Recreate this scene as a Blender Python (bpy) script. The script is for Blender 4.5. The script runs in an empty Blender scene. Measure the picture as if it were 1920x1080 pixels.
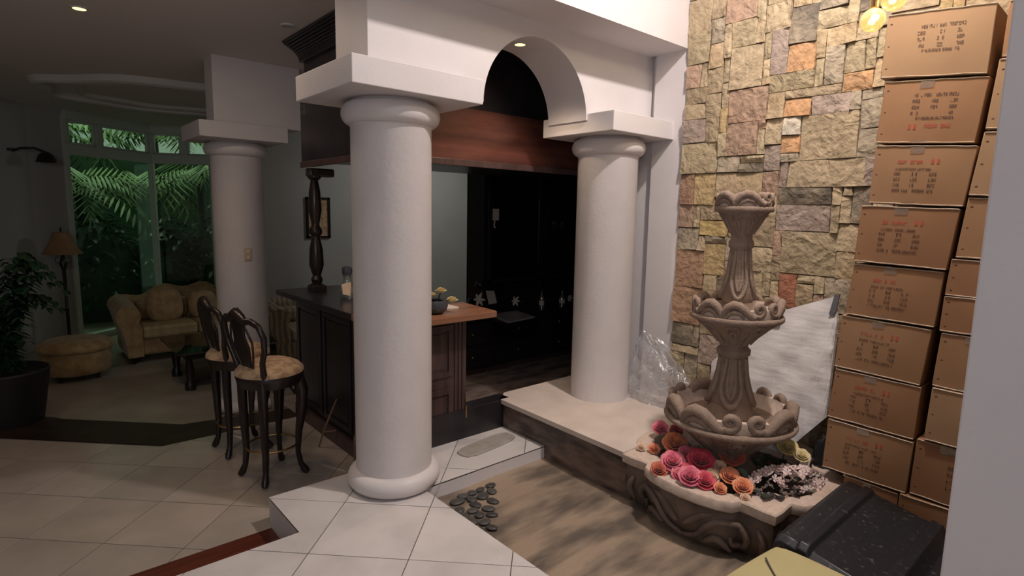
import bpy, bmesh, math, random
from mathutils import Vector, Matrix
random.seed(7)
S = bpy.context.scene
COL = S.collection
# ------------------------------------------------------------------ camera
EYE = Vector((0.0, 0.0, 1.5))
PITCH, ROLL, YAW, FPX = math.radians(7.6), math.radians(1.06), math.radians(41.13), 1067.0
fwd = Vector((math.sin(YAW)*math.cos(PITCH), math.cos(YAW)*math.cos(PITCH), -math.sin(PITCH)))
r0 = Vector((math.cos(YAW), -math.sin(YAW), 0)); u0 = r0.cross(fwd)
rt = math.cos(ROLL)*r0 + math.sin(ROLL)*u0; up = -math.sin(ROLL)*r0 + math.cos(ROLL)*u0
cam = bpy.data.cameras.new('camera'); co = bpy.data.objects.new('camera', cam); COL.objects.link(co)
co.matrix_world = Matrix(((rt.x, up.x, -fwd.x, EYE.x), (rt.y, up.y, -fwd.y, EYE.y), (rt.z, up.z, -fwd.z, EYE.z), (0, 0, 0, 1)))
cam.sensor_width = 36; cam.lens = FPX/1920*36; cam.clip_start = 0.02; cam.clip_end = 200
S.camera = co
# ------------------------------------------------------------------ world, exposure, room lamps and added fills
S.view_settings.view_transform = 'Standard'; S.view_settings.look = 'None'
S.view_settings.gamma = 1; S.view_settings.use_curve_mapping = False
S.view_settings.exposure = 0.20
w = bpy.data.worlds.new('sky'); S.world = w; w.use_nodes = True
bgn = w.node_tree.nodes['Background']; bgn.inputs[0].default_value = (0.70, 0.80, 0.70, 1); bgn.inputs[1].default_value = 0.36
def area(name, loc, target, size, power, color, sy=None):
    l = bpy.data.lights.new(name, 'AREA'); l.energy = power; l.color = color; l.size = size
    if sy: l.shape = 'RECTANGLE'; l.size_y = sy
    o = bpy.data.objects.new(name, l); COL.objects.link(o); o.location = loc
    o.rotation_euler = (Vector(target)-Vector(loc)).to_track_quat('-Z', 'Y').to_euler(); return o
area('void_lamp', (2.45, 0.88, 3.62), (2.6, 2.0, 1.0), 0.10, 50, (1.0, 0.88, 0.82))
area('hall_fill', (0.2, -0.6, 4.45), (0.9, 1.6, 0), 1.6, 24, (1.0, 0.90, 0.90))  # broad soft fill added above the camera, no real fixture
area('left_fill', (-1.6, -1.2, 2.15), (1.1, 3.2, 1.9), 0.9, 19, (0.93, 0.95, 1.0))  # cool fill added from the left to lift ceiling and walls
area('hanging_bulb_glow', (2.35, 0.75, 3.1), (3.3, 1.2, 1.2), 0.35, 8, (1.0, 0.82, 0.60))
area('passage_downlight', (0.75, 3.55, 2.64), (0.9, 3.6, 0), 0.25, 6, (1.0, 0.74, 0.55))
area('garden_daylight', (1.4, 12.4, 5.2), (1.5, 11.9, 1.0), 2.6, 70, (0.92, 1.0, 0.80))
area('back_wall_fill', (4.6, 6.1, 2.6), (4.8, 7.4, .8), 0.5, 15, (1.0, 0.98, 0.94))  # fill added to brighten the grey wall beside the hutch
# ------------------------------------------------------------------ helpers
def tag(o, label=None, cat=None, group=None, kind=None):
    if label: o['label'] = label
    if cat: o['category'] = cat
    if group: o['group'] = group
    if kind: o['kind'] = kind
    return o
def empty(name, loc=(0, 0, 0), label=None, cat=None, group=None):
    o = bpy.data.objects.new(name, None); COL.objects.link(o); o.location = loc
    o.empty_display_size = 0.05
    return tag(o, label, cat, group)
class MB:
    def __init__(s): s.v = []; s.f = []; s.m = []
    def add(s, vs, fs, mi=0):
        b = len(s.v); s.v += [tuple(p) for p in vs]; s.f += [tuple(b+i for i in f) for f in fs]; s.m += [mi]*len(fs); return s
    def hexa(s, p, mi=0):   # p: 0-3 bottom ccw, 4-7 top ccw
        return s.add(p, [(3, 2, 1, 0), (4, 5, 6, 7), (0, 1, 5, 4), (1, 2, 6, 5), (2, 3, 7, 6), (3, 0, 4, 7)], mi)
    def box(s, a, b, mi=0):
        x0, y0, z0 = a; x1, y1, z1 = b
        return s.hexa([(x0, y0, z0), (x1, y0, z0), (x1, y1, z0), (x0, y1, z0), (x0, y0, z1), (x1, y0, z1), (x1, y1, z1), (x0, y1, z1)], mi)
    def lathe(s, prof, c=(0, 0, 0), seg=32, fn=None, caps=True, mi=0):
        vs = []; n = len(prof)
        for r, z in prof:
            for k in range(seg):
                t = 2*math.pi*k/seg; rr = r if fn is None else fn(r, z, t)
                vs.append((c[0]+rr*math.cos(t), c[1]+rr*math.sin(t), c[2]+z))
        fs = []
        for i in range(n-1):
            for k in range(seg):
                k2 = (k+1) % seg; fs.append((i*seg+k, i*seg+k2, (i+1)*seg+k2, (i+1)*seg+k))
        if caps:
            fs.append(tuple(reversed(range(seg)))); fs.append(tuple((n-1)*seg+k for k in range(seg)))
        return s.add(vs, fs, mi)
    def tube(s, pts, rad, seg=8, mi=0, flat=1.0, caps=True):
        pts = [Vector(p) for p in pts]; n = len(pts)
        if not hasattr(rad, '__len__'): rad = [rad]*n
        vs = []; ref = None
        for i in range(n):
            t = (pts[min(i+1, n-1)]-pts[max(i-1, 0)])
            if t.length < 1e-9: t = Vector((0, 0, 1))
            t.normalize()
            if ref is None:
                ref = Vector((0, 0, 1)) if abs(t.z) < .9 else Vector((1, 0, 0))
            a = ref-ref.dot(t)*t
            if a.length < 1e-6: a = t.orthogonal()
            a.normalize(); b = t.cross(a); ref = a
            for k in range(seg):
                q = 2*math.pi*k/seg
                vs.append(pts[i]+a*math.cos(q)*rad[i]+b*math.sin(q)*rad[i]*flat)
        fs = []
        for i in range(n-1):
            for k in range(seg):
                k2 = (k+1) % seg; fs.append((i*seg+k, i*seg+k2, (i+1)*seg+k2, (i+1)*seg+k))
        if caps: fs += [tuple(reversed(range(seg))), tuple((n-1)*seg+k for k in range(seg))]
        return s.add(vs, fs, mi)
    def prism(s, poly, z0, z1, mi=0, fn=None):
        n = len(poly); f = fn or (lambda a, b, h: (a, b, h))
        vs = [f(a, b, z0) for a, b in poly]+[f(a, b, z1) for a, b in poly]
        fs = [tuple(reversed(range(n))), tuple(range(n, 2*n))]+[(i, (i+1) % n, n+(i+1) % n, n+i) for i in range(n)]
        return s.add(vs, fs, mi)
    def ball(s, c, r, seg=12, ring=8, sc=(1, 1, 1), mi=0, fn=None):
        vs = [(c[0], c[1], c[2]-r*sc[2])]
        for i in range(1, ring):
            p = -math.pi/2+math.pi*i/ring
            for k in range(seg):
                t = 2*math.pi*k/seg; rr = r*(fn(t, p) if fn else 1)
                vs.append((c[0]+rr*sc[0]*math.cos(p)*math.cos(t), c[1]+rr*sc[1]*math.cos(p)*math.sin(t), c[2]+rr*sc[2]*math.sin(p)))
        vs.append((c[0], c[1], c[2]+r*sc[2])); fs = []
        for k in range(seg): fs.append((0, 1+(k+1) % seg, 1+k))
        for i in range(ring-2):
            for k in range(seg):
                k2 = (k+1) % seg; a = 1+i*seg; fs.append((a+k, a+k2, a+seg+k2, a+seg+k))
        a = 1+(ring-2)*seg
        for k in range(seg): fs.append((a+k, a+(k+1) % seg, len(vs)-1))
        return s.add(vs, fs, mi)
    def build(s, name, mats, parent=None, smooth=None, bevel=0, loc=None, recalc=True):
        me = bpy.data.meshes.new(name); me.from_pydata(s.v, [], s.f)
        if not isinstance(mats, (list, tuple)): mats = [mats]
        for m in mats: me.materials.append(m)
        if len(mats) > 1: me.polygons.foreach_set('material_index', s.m)
        if recalc:
            bm = bmesh.new(); bm.from_mesh(me); bmesh.ops.recalc_face_normals(bm, faces=bm.faces); bm.to_mesh(me); bm.free()
        if smooth is not None:
            me.polygons.foreach_set('use_smooth', [True]*len(me.polygons))
            if smooth < 180: me.set_sharp_from_angle(angle=math.radians(smooth))
        o = bpy.data.objects.new(name, me); COL.objects.link(o)
        if parent: o.parent = parent
        if loc: o.location = loc
        if bevel:
            b = o.modifiers.new('bevel', 'BEVEL'); b.width = bevel; b.segments = 2; b.limit_method = 'ANGLE'
        return o
def copy_tree(o, parent=None):
    c = o.copy(); COL.objects.link(c); c.parent = parent
    for ch in list(o.children): copy_tree(ch, c)
    return c
# ------------------------------------------------------------------ materials
def mat(name, c1, c2=None, rough=.6, scale=8, bump=0, bscale=None, metal=0, spec=.5, kind='noise', stretch=(1, 1, 1), detail=4, ramp=(.35, .65), emis=None, coat=0, vary=0, sheen=0):
    m = bpy.data.materials.new(name); m.use_nodes = True; nt = m.node_tree; b = nt.nodes['Principled BSDF']
    b.inputs['Roughness'].default_value = rough; b.inputs['Metallic'].default_value = metal
    b.inputs['Specular IOR Level'].default_value = spec; b.inputs['Coat Weight'].default_value = coat
    b.inputs['Sheen Weight'].default_value = sheen
    b.inputs['Base Color'].default_value = (*c1, 1)
    tc = nt.nodes.new('ShaderNodeTexCoord'); mp = nt.nodes.new('ShaderNodeMapping'); mp.inputs['Scale'].default_value = stretch
    nt.links.new(tc.outputs['Object'], mp.inputs['Vector']); vec = mp.outputs['Vector']
    if vary:
        oi = nt.nodes.new('ShaderNodeObjectInfo'); cx = nt.nodes.new('ShaderNodeVectorMath'); cx.operation = 'ADD'
        ml = nt.nodes.new('ShaderNodeMath'); ml.operation = 'MULTIPLY'; ml.inputs[1].default_value = 37
        nt.links.new(oi.outputs['Random'], ml.inputs[0]); nt.links.new(vec, cx.inputs[0]); nt.links.new(ml.outputs[0], cx.inputs[1]); vec = cx.outputs[0]
    if c2:
        if kind == 'noise':
            t = nt.nodes.new('ShaderNodeTexNoise'); t.inputs['Scale'].default_value = scale; t.inputs['Detail'].default_value = detail; out = t.outputs['Fac']
        elif kind == 'wave':
            t = nt.nodes.new('ShaderNodeTexWave'); t.inputs['Scale'].default_value = scale; t.inputs['Distortion'].default_value = 6; t.inputs['Detail'].default_value = detail; out = t.outputs['Fac']
        else:
            t = nt.nodes.new('ShaderNodeTexVoronoi'); t.inputs['Scale'].default_value = scale; out = t.outputs['Distance']
        nt.links.new(vec, t.inputs['Vector'])
        r = nt.nodes.new('ShaderNodeValToRGB'); r.color_ramp.elements[0].position = ramp[0]; r.color_ramp.elements[1].position = ramp[1]
        r.color_ramp.elements[0].color = (*c1, 1); r.color_ramp.elements[1].color = (*c2, 1)
        nt.links.new(out, r.inputs['Fac']); colr = r.outputs['Color']
        if vary:
            hs = nt.nodes.new('ShaderNodeHueSaturation'); mr = nt.nodes.new('ShaderNodeMapRange')
            mr.inputs['To Min'].default_value = 1-vary; mr.inputs['To Max'].default_value = 1+vary
            nt.links.new(oi.outputs['Random'], mr.inputs['Value']); nt.links.new(mr.outputs['Result'], hs.inputs['Value']); nt.links.new(colr, hs.inputs['Color']); colr = hs.outputs['Color']
        nt.links.new(colr, b.inputs['Base Color'])
    if bump:
        n = nt.nodes.new('ShaderNodeTexNoise'); n.inputs['Scale'].default_value = bscale or scale*3; n.inputs['Detail'].default_value = 5
        nt.links.new(vec, n.inputs['Vector'])
        bp = nt.nodes.new('ShaderNodeBump'); bp.inputs['Strength'].default_value = 1; bp.inputs['Distance'].default_value = bump
        nt.links.new(n.outputs['Fac'], bp.inputs['Height']); nt.links.new(bp.outputs['Normal'], b.inputs['Normal'])
    if emis: b.inputs['Emission Color'].default_value = (*emis[0], 1); b.inputs['Emission Strength'].default_value = emis[1]
    return m
def clear(name, tint, mixg, rough=.05, bump=0, bscale=20, body=0, bodycol=(.8, .8, .8)):
    m = bpy.data.materials.new(name); m.use_nodes = True; nt = m.node_tree; nt.nodes.clear()
    o = nt.nodes.new('ShaderNodeOutputMaterial'); t = nt.nodes.new('ShaderNodeBsdfTransparent'); t.inputs[0].default_value = (*tint, 1)
    g = nt.nodes.new('ShaderNodeBsdfGlossy'); g.inputs['Roughness'].default_value = rough; g.inputs[0].default_value = (.9, .9, .9, 1)
    mx = nt.nodes.new('ShaderNodeMixShader'); mx.inputs[0].default_value = mixg
    nt.links.new(t.outputs[0], mx.inputs[1]); nt.links.new(g.outputs[0], mx.inputs[2]); out = mx.outputs[0]
    if body:
        d = nt.nodes.new('ShaderNodeBsdfDiffuse'); d.inputs[0].default_value = (*bodycol, 1); m2 = nt.nodes.new('ShaderNodeMixShader'); m2.inputs[0].default_value = body
        nt.links.new(out, m2.inputs[1]); nt.links.new(d.outputs[0], m2.inputs[2]); out = m2.outputs[0]
    if bump:
        n = nt.nodes.new('ShaderNodeTexNoise'); n.inputs['Scale'].default_value = bscale; n.inputs['Detail'].default_value = 3
        tc = nt.nodes.new('ShaderNodeTexCoord'); nt.links.new(tc.outputs['Object'], n.inputs['Vector'])
        bp = nt.nodes.new('ShaderNodeBump'); bp.inputs['Distance'].default_value = bump; nt.links.new(n.outputs['Fac'], bp.inputs['Height']); nt.links.new(bp.outputs['Normal'], g.inputs['Normal'])
    nt.links.new(out, o.inputs['Surface']); return m
M = {}
M['paint'] = mat('white_paint', (.70, .665, .67), (.66, .625, .635), rough=.55, scale=3, bump=.0006, bscale=90)
M['paint_rough'] = mat('column_paint', (.71, .67, .67), (.67, .635, .635), rough=.5, scale=5, bump=.0012, bscale=45)
M['wall_grey'] = mat('grey_wall_paint', (.40, .40, .37), (.37, .37, .345), rough=.7, scale=2, bump=.0006, bscale=80)
M['ceiling'] = mat('ceiling_paint', (.72, .665, .635), rough=.8)
M['tile'] = mat('marbled_tile', (.68, .65, .64), (.55, .52, .51), rough=.2, scale=3.4, detail=10, ramp=(.42, .72), spec=.4, vary=.035)
M['tile_mid'] = mat('marbled_tile_brown', (.41, .355, .305), (.32, .275, .235), rough=.2, scale=3.2, detail=7, ramp=(.3, .75), spec=.5, vary=.05)  # browner, darker marbled tile for the middle floor
M['grout'] = mat('dark_grout', (.09, .08, .072), rough=.9)
M['living'] = mat('living_floor', (.36, .32, .26), (.29, .26, .21), rough=.35, scale=4, detail=5)
M['maroon'] = mat('red_brown_wood', (.115, .028, .016), (.07, .017, .011), rough=.3, scale=9, stretch=(.3, 6, 6), kind='noise')
M['mortar'] = mat('wall_mortar', (.17, .14, .10), (.11, .09, .07), rough=.95, scale=20, bump=.003, bscale=60)
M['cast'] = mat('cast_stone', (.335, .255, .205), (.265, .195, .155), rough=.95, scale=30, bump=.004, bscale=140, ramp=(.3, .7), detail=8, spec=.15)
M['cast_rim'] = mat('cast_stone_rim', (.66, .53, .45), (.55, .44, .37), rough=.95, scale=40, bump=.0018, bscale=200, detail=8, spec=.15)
M['cast_dark'] = mat('cast_stone_dark', (.20, .145, .115), (.095, .066, .052), rough=.85, scale=7, bump=.006, bscale=22, detail=8)  # darker tone of the cast stone for basin side, floor and foot
M['pit'] = mat('sandy_bed', (.35, .27, .20), (.13, .105, .085), rough=.5, scale=4.2, bump=.004, bscale=24, detail=10, ramp=(.38, .60), stretch=(.6, 1.7, 1))
M['pebble'] = mat('dark_pebble', (.05, .048, .048), (.095, .09, .085), rough=.45, scale=9, vary=.3)
M['kerb_side'] = mat('brown_marble', (.19, .135, .11), (.05, .036, .03), rough=.35, scale=5, detail=11, stretch=(1, .8, 2.6), ramp=(.40, .60))
M['ledge_top'] = mat('ledge_plaster', (.66, .57, .51), (.58, .50, .445), rough=.75, scale=6)
M['black_wood'] = mat('black_wood', (.014, .012, .017), (.023, .018, .02), rough=.28, scale=6, stretch=(1, 1, .2))
M['dark_wood'] = mat('dark_brown_wood', (.075, .045, .042), (.045, .027, .026), rough=.3, scale=7, stretch=(3, 3, .35), detail=6)
M['canopy_wood'] = mat('mahogany', (.115, .042, .03), (.065, .024, .019), rough=.24, scale=5, stretch=(.4, 3, 3), detail=6)
M['oak_top'] = mat('worn_counter_wood', (.32, .15, .085), (.21, .095, .055), rough=.25, scale=5, stretch=(.4, 4, 4), detail=6)
M['stool_wood'] = mat('espresso_wood', (.013, .009, .008), (.022, .014, .012), rough=.3, scale=9)
M['brass'] = mat('brass', (.55, .38, .17), rough=.28, metal=1)
M['seat_fabric'] = mat('floral_damask', (.56, .39, .235), (.36, .22, .12), rough=.8, scale=26, detail=6, ramp=(.4, .6), sheen=.2)
M['sofa_fabric'] = mat('sofa_damask', (.40, .29, .135), (.30, .20, .09), rough=.75, scale=12, detail=5, ramp=(.4, .6), sheen=.2)
M['sofa_light'] = mat('sofa_light_damask', (.46, .37, .2), (.37, .27, .135), rough=.6, scale=14, detail=5, ramp=(.4, .6))
M['stripe'] = mat('striped_fabric', (.36, .31, .22), (.22, .17, .11), rough=.75, kind='wave', scale=5, ramp=(.4, .6))
M['shade'] = mat('lamp_shade', (.34, .20, .10), (.27, .155, .075), rough=.8, scale=8)
M['cardboard'] = [mat('cardboard_%d' % i, c1, c2, rough=.75, scale=3, detail=6, ramp=(.3, .7), bump=.0008, bscale=25, spec=.25, stretch=(1, 1, .6))
                  for i, (c1, c2) in enumerate([((.42, .25, .14), (.35, .20, .108)), ((.38, .205, .112), (.31, .165, .088)), ((.40, .225, .125), (.33, .18, .095)), ((.45, .29, .175), (.39, .245, .14))])]
M['tape'] = clear('packing_tape', (.75, .66, .56), .22, .18, bump=.002, bscale=60, body=.25, bodycol=(.62, .5, .4))
M['flap'] = mat('cut_cardboard_edge', (.56, .46, .36), (.42, .30, .20), rough=.5, scale=30)
M['ink'] = mat('dark_print', (.11, .06, .04), rough=.7)
M['red_ink'] = mat('red_print', (.52, .10, .06), rough=.7)
M['white_film'] = mat('white_plastic_wrap', (.70, .68, .68), (.60, .58, .585), rough=.26, scale=9, bump=.009, bscale=8, stretch=(1, .5, 2), spec=.6)
M['clear_film'] = clear('clear_plastic', (.86, .88, .9), .38, .12, bump=.02, bscale=30, body=.22, bodycol=(.7, .71, .75))
M['duct'] = mat('grey_tape', (.10, .10, .115), rough=.35)
M['black_plastic'] = mat('black_plastic', (.015, .016, .019), (.022, .023, .027), rough=.33, scale=8, bump=.0006, bscale=80)
M['dusty_plastic'] = mat('dusty_black_plastic', (.014, .016, .021), (.16, .155, .16), rough=.38, scale=48, detail=14, ramp=(.60, .90), bump=.0006, bscale=60)
M['yellow'] = mat('yellow_cloth', (.50, .44, .225), (.46, .40, .20), rough=.85, scale=5, bump=.0008, bscale=150)
M['cord'] = mat('black_cord', (.05, .045, .04), rough=.5)
M['rope'] = mat('tan_twig', (.19, .11, .07), rough=.8)
M['leaf'] = mat('dark_leaf', (.022, .035, .022), (.045, .06, .045), rough=.45, scale=12)
M['leaf_sage'] = mat('sage_leaf', (.11, .15, .12), (.07, .10, .08), rough=.6, scale=12)
def petal(n, a, b): return mat(n, a, b, rough=.6, scale=30, ramp=(.35, .65), sheen=.3)
M['p_pink'] = petal('pink_petal', (.62, .06, .15), (.72, .22, .27)); M['p_crim'] = petal('crimson_petal', (.52, .025, .06), (.66, .08, .12))
M['p_orange'] = petal('orange_petal', (.68, .17, .06), (.72, .30, .16)); M['p_coral'] = petal('coral_petal', (.42, .075, .04), (.56, .14, .08))
M['p_peach'] = petal('peach_petal', (.70, .42, .28), (.66, .52, .36)); M['p_dark'] = petal('dark_red_petal', (.22, .012, .03), (.32, .03, .05))
M['p_yellow'] = petal('yellow_petal', (.60, .42, .12), (.62, .50, .22)); M['p_white'] = petal('blush_petal', (.82, .70, .66), (.70, .48, .47))
M['p_cream'] = petal('cream_petal', (.66, .52, .24), (.72, .62, .36))
M['jungle'] = mat('garden_leaf', (.085, .15, .045), (.20, .30, .11), rough=.5, scale=5)
M['jungle_dark'] = mat('garden_leaf_dark', (.006, .026, .011), (.012, .048, .02), rough=.4, scale=5)
M['glass'] = clear('window_glass', (.76, .9, .79), .05, .02)
M['cab_glass'] = clear('cabinet_glass', (.6, .6, .66), .16, .06)
M['bottle'] = clear('bottle_glass', (.5, .55, .5), .25, .06, body=.1)
M['frame'] = mat('window_frame_paint', (.58, .62, .56), rough=.5)
M['card'] = mat('paper_card', (.62, .55, .48), rough=.8)
M['marble'] = mat('marble_board', (.33, .30, .32), (.25, .23, .25), rough=.3, scale=9)
M['plate'] = mat('almond_plate', (.50, .40, .27), rough=.4)
M['ceramic'] = mat('dark_ceramic', (.05, .055, .065), rough=.25)
M['lens'] = mat('lamp_lens', (.9, .8, .6), emis=((1.0, .58, .22), 3))
M['lens_off'] = mat('lamp_lens_off', (.5, .48, .46), rough=.3)
M['bulbcore'] = mat('bulb_core', (1, .9, .7), emis=((1.0, .86, .6), 30))
M['globe'] = clear('amber_globe', (1.0, .86, .6), .12, .08, body=.25, bodycol=(.95, .80, .55))
M['smokeglass'] = clear('smoked_glass', (.25, .3, .28), .35, .04)
# ================================================================== STRUCTURE
def struct(name, mb, m, parent=None, **k):
    o = mb.build(name, m, parent, **k)
    if not parent: o['kind'] = 'structure'
    return o
# ---- floors
def clip(subj, clipp):
    out = subj
    n = len(clipp)
    for i in range(n):
        a, b = clipp[i], clipp[(i+1) % n]; inp = out; out = []
        if not inp: return []
        ins = lambda p: (b[0]-a[0])*(p[1]-a[1])-(b[1]-a[1])*(p[0]-a[0]) >= -1e-9
        for j in range(len(inp)):
            p, q = inp[j-1], inp[j]
            ip, iq = ins(p), ins(q)
            if ip != iq:
                d1 = (b[0]-a[0])*(p[1]-a[1])-(b[1]-a[1])*(p[0]-a[0]); d2 = (b[0]-a[0])*(q[1]-a[1])-(b[1]-a[1])*(q[0]-a[0])
                t = d1/(d1-d2); out.append((p[0]+t*(q[0]-p[0]), p[1]+t*(q[1]-p[1])))
            if iq: out.append(q)
    return out
def parea(p): return abs(sum(p[i-1][0]*p[i][1]-p[i][0]*p[i-1][1] for i in range(len(p))))/2
def lay_tiles(floor, polys, su, u_0, v_0, z, m, gap, rng, view=lambda x, y: True):
    # u = x+y, v = x-y lattice (tiles laid at 45 degrees to the walls)
    extra = MB(); cnt = 0
    for i in range(rng[0], rng[1]):
        for j in range(rng[2], rng[3]):
            ua, ub = u_0+i*su+gap, u_0+(i+1)*su-gap; va, vb = v_0+j*su+gap, v_0+(j+1)*su-gap
            sq = [((u+v)/2, (u-v)/2) for u, v in ((ua, va), (ua, vb), (ub, vb), (ub, va))]
            s = sum(sq[k-1][0]*sq[k][1]-sq[k][0]*sq[k-1][1] for k in range(4))
            if s < 0: sq.reverse()
            for pl in polys:
                c = clip(pl, sq)
                if len(c) < 3 or parea(c) < .0006: continue
                cl = []
                for p in c:
                    if not cl or math.dist(p, cl[-1]) > 1e-4: cl.append(p)
                if math.dist(cl[0], cl[-1]) < 1e-4: cl.pop()
                if len(cl) < 3: continue
                cx = sum(p[0] for p in cl)/len(cl); cy = sum(p[1] for p in cl)/len(cl)
                h = z+random.uniform(-.0004, .0004)
                if view(cx, cy):
                    mb = MB(); mb.prism([(p[0]-cx, p[1]-cy) for p in cl], -.008, 0)
                    mb.build('tile', m, floor, loc=(cx, cy, h)); cnt += 1
                else: extra.prism(cl, h-.008, h)
    if extra.v:
        o = extra.build('tile_field', m, floor); o['kind'] = 'stuff'
ZT = 0.0; ZM = -.16; ZL = -.30; ZP = -.08
plat = [(-3.2, -2.6), (1.575, -2.6), (1.575, 2.505), (2.50, 2.505), (2.50, 2.93), (.9, 2.93), (.9, 2.508), (-3.2, 2.508)]
fl = MB(); fl.prism(plat, -.30, ZT-.003); floor_up = struct('floor', fl, M['paint'])
gr = MB(); gr.prism(plat, ZT-.0032, ZT-.0025); gr.build('grout_bed', M['grout'], floor_up)
lay_tiles(floor_up, [plat], .632, 3.185, -.82, ZT, M["tile"], 0.0032, (-14, 4, -11, 9), view=lambda x, y: y > .6 and x > -1.2)
mid = [(-3.2, 2.508), (1.62, 2.508), (1.62, 4.43), (.68, 4.43), (-3.2, 8.31)]
fm = MB(); fm.prism(mid, -.34, ZM-.003); floor_mid = struct('floor', fm, M['grout'])
midt = [(-3.2, 2.91), (1.62, 2.91), (1.62, 4.43), (.655, 4.43), (-3.2, 8.285)]
lay_tiles(floor_mid, [midt], .586, 3.50, -2.48, ZM, M['tile_mid'], .0034, (-8, 6, -16, 9), view=lambda x, y: x > -.6)
strip = MB(); strip.prism([(-3.2, 2.52), (.898, 2.52), (.898, 2.905), (-3.2, 2.905)], ZM-.003, ZM+.001)
tag(strip.build('wood_strip', M['maroon'], floor_mid), 'red-brown wooden strip')
far = MB(); far.prism([(1.62, 4.43), (.68, 4.435), (-3.2, 8.315), (-3.2, 8.86), (.86, 4.80), (1.62, 4.66)], -.34, ZM+.001)
struct('trim_1', far, mat('dark_floor_strip', (.035, .02, .014), (.02, .012, .009), rough=.42, scale=8, spec=.25))
liv = MB(); liv.prism([(-3.2, 4.3), (6.4, 4.3), (6.4, 10.6), (-3.2, 10.6)], -.4, ZL); struct('floor', liv, M['living'])
barf = MB(); barf.prism([(1.62, 2.93), (6.4, 2.93), (6.4, 5.9), (1.62, 5.9)], -.42, ZM); struct('floor', barf, mat('bar_floor', (.34, .27, .235), (.15, .115, .10), rough=.25, scale=4, detail=8, stretch=(1, 2.4, 1)))  # floor colour lightened and mottled in place of reflected light
pit = MB()
nx, ny = 37, 60
pv = []; pf = []
for i in range(nx+1):
    for j in range(ny+1):
        x = 1.5+i*(3.43-1.5)/nx; y = -2.6+j*(2.51+2.6)/ny
        pv.append((x, y, ZP+.006*math.sin(x*7+y*3)*math.cos(y*5-x*2)))
for i in range(nx):
    for j in range(ny):
        a = i*(ny+1)+j; pf.append((a, a+ny+1, a+ny+2, a+1))
pit.add(pv, pf); bed = struct('floor', pit, M['pit'], smooth=180)
# pebbles set in the near corner of the bed
peb = []
tries = 0
while len(peb) < 46 and tries < 30000:
    tries += 1
    x = random.uniform(1.61, 2.35); y = random.uniform(1.75, 2.47)
    if (x-1.60)*1.05+(2.42-y)*.75 > .40 or y > 2.42: continue
    r = random.uniform(.030, .047)
    if all(math.dist((x, y), (p[0], p[1])) > (r+p[2])*.90 for p in peb): peb.append((x, y, r))
pm = []
for k in range(5):
    b = MB(); ph = random.uniform(0, 6)
    b.ball((0, 0, 0), 1, 10, 6, (1, random.uniform(.75, .98), .2), fn=lambda t, p: 1+.1*math.sin(2*t+ph)+.05*math.sin(3*t))
    o = b.build('pebble', M['pebble'], bed, smooth=180); pm.append(o)
for k, (x, y, r) in enumerate(peb):
    o = pm[k] if k < 5 else pm[k % 5].copy()
    if k >= 5: COL.objects.link(o); o.parent = bed
    o.location = (x, y, ZP+.008); o.scale = (r, r, r); o.rotation_euler = (0, 0, random.uniform(0, 6))
# raised ledge carrying the right column, and the low dark kerb in front of the bar
NB = [(2.60, 1.835)]+[(2.85-.255*math.cos(math.pi*k/10), 1.835+.095*math.sin(math.pi*k/10)) for k in range(11)]+[(3.12, 1.835)]
led = MB(); led.prism([(2.475, 1.80)]+[(x, y-.035) for x, y in NB]+[(3.43, 1.80), (3.43, 3.02), (2.60, 3.02), (2.50, 2.93)], ZP-.1, .17); ledge = struct('trim_2', led, M['kerb_side'])
lt = MB(); lt.prism([(2.44, 1.835)]+NB+[(3.43, 1.835), (3.43, 3.04), (2.60, 3.04), (2.48, 2.95)], .17, .2); lt.build('ledge_top', M['ledge_top'], ledge)
kb = MB(); kb.box((1.63, 2.932, -.16), (2.56, 3.05, .20)); struct('trim_3', kb, M['black_wood'], bevel=.006)
# ---- facade wall with the arch
def arch_wall():
    cx, r, zs = 2.3675, .4125, 2.085
    pts = [(1.28, 2.584), (1.28, zs)]
    N = 40
    for k in range(N+1):
        a = math.pi-math.pi*k/N; pts.append((cx+r*math.cos(a), zs+r*math.sin(a)))
    pts += [(3.46, zs), (3.46, 2.584)]
    mb = MB(); mb.prism(pts, 2.5, 2.84, fn=lambda a, b, h: (a, h, b)); return mb
struct('wall_arch', arch_wall(), M['paint'], smooth=20)
bmb = MB(); bmb.box((-3.3, 2.205, 2.584), (3.43, 2.5, 4.7)); bmb.box((1.28, 2.5, 2.584), (3.46, 2.84, 2.67)); struct('wall_front', bmb, M['paint'])
# ---- side wall carrying the stone
wb = MB(); wb.box((3.43, 2.205, -.2), (3.6, 2.456, 4.7)); wb.box((3.47, 2.456, -.2), (3.6, 2.9, 2.67)); struct('wall_pier', wb, M['paint'])
sw = MB(); sw.box((3.425, -2.6, -.2), (3.6, 2.203, 4.7)); stone_wall = struct('wall_right', sw, M['mortar'])
STC = {
 'tan': ((.47, .375, .25), (.36, .285, .19)), 'olive': ((.44, .365, .24), (.35, .285, .185)), 'grey': ((.41, .345, .255), (.31, .265, .20)),
 'sand': ((.49, .385, .25), (.40, .30, .185)), 'ochre': ((.47, .355, .19), (.38, .28, .155)), 'org': ((.54, .30, .15), (.45, .28, .16)),
 'pink': ((.44, .30, .22), (.36, .255, .185)), 'mauve': ((.38, .30, .255), (.33, .265, .22)), 'red': ((.38, .15, .095), (.33, .17, .11)),
 'yel': ((.53, .40, .18), (.45, .34, .16)), 'redbr': ((.38, .235, .165), (.32, .215, .14)), 'dark': ((.30, .25, .18), (.14, .12, .10)), 'pale': ((.52, .48, .40), (.47, .41, .33))}
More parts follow.
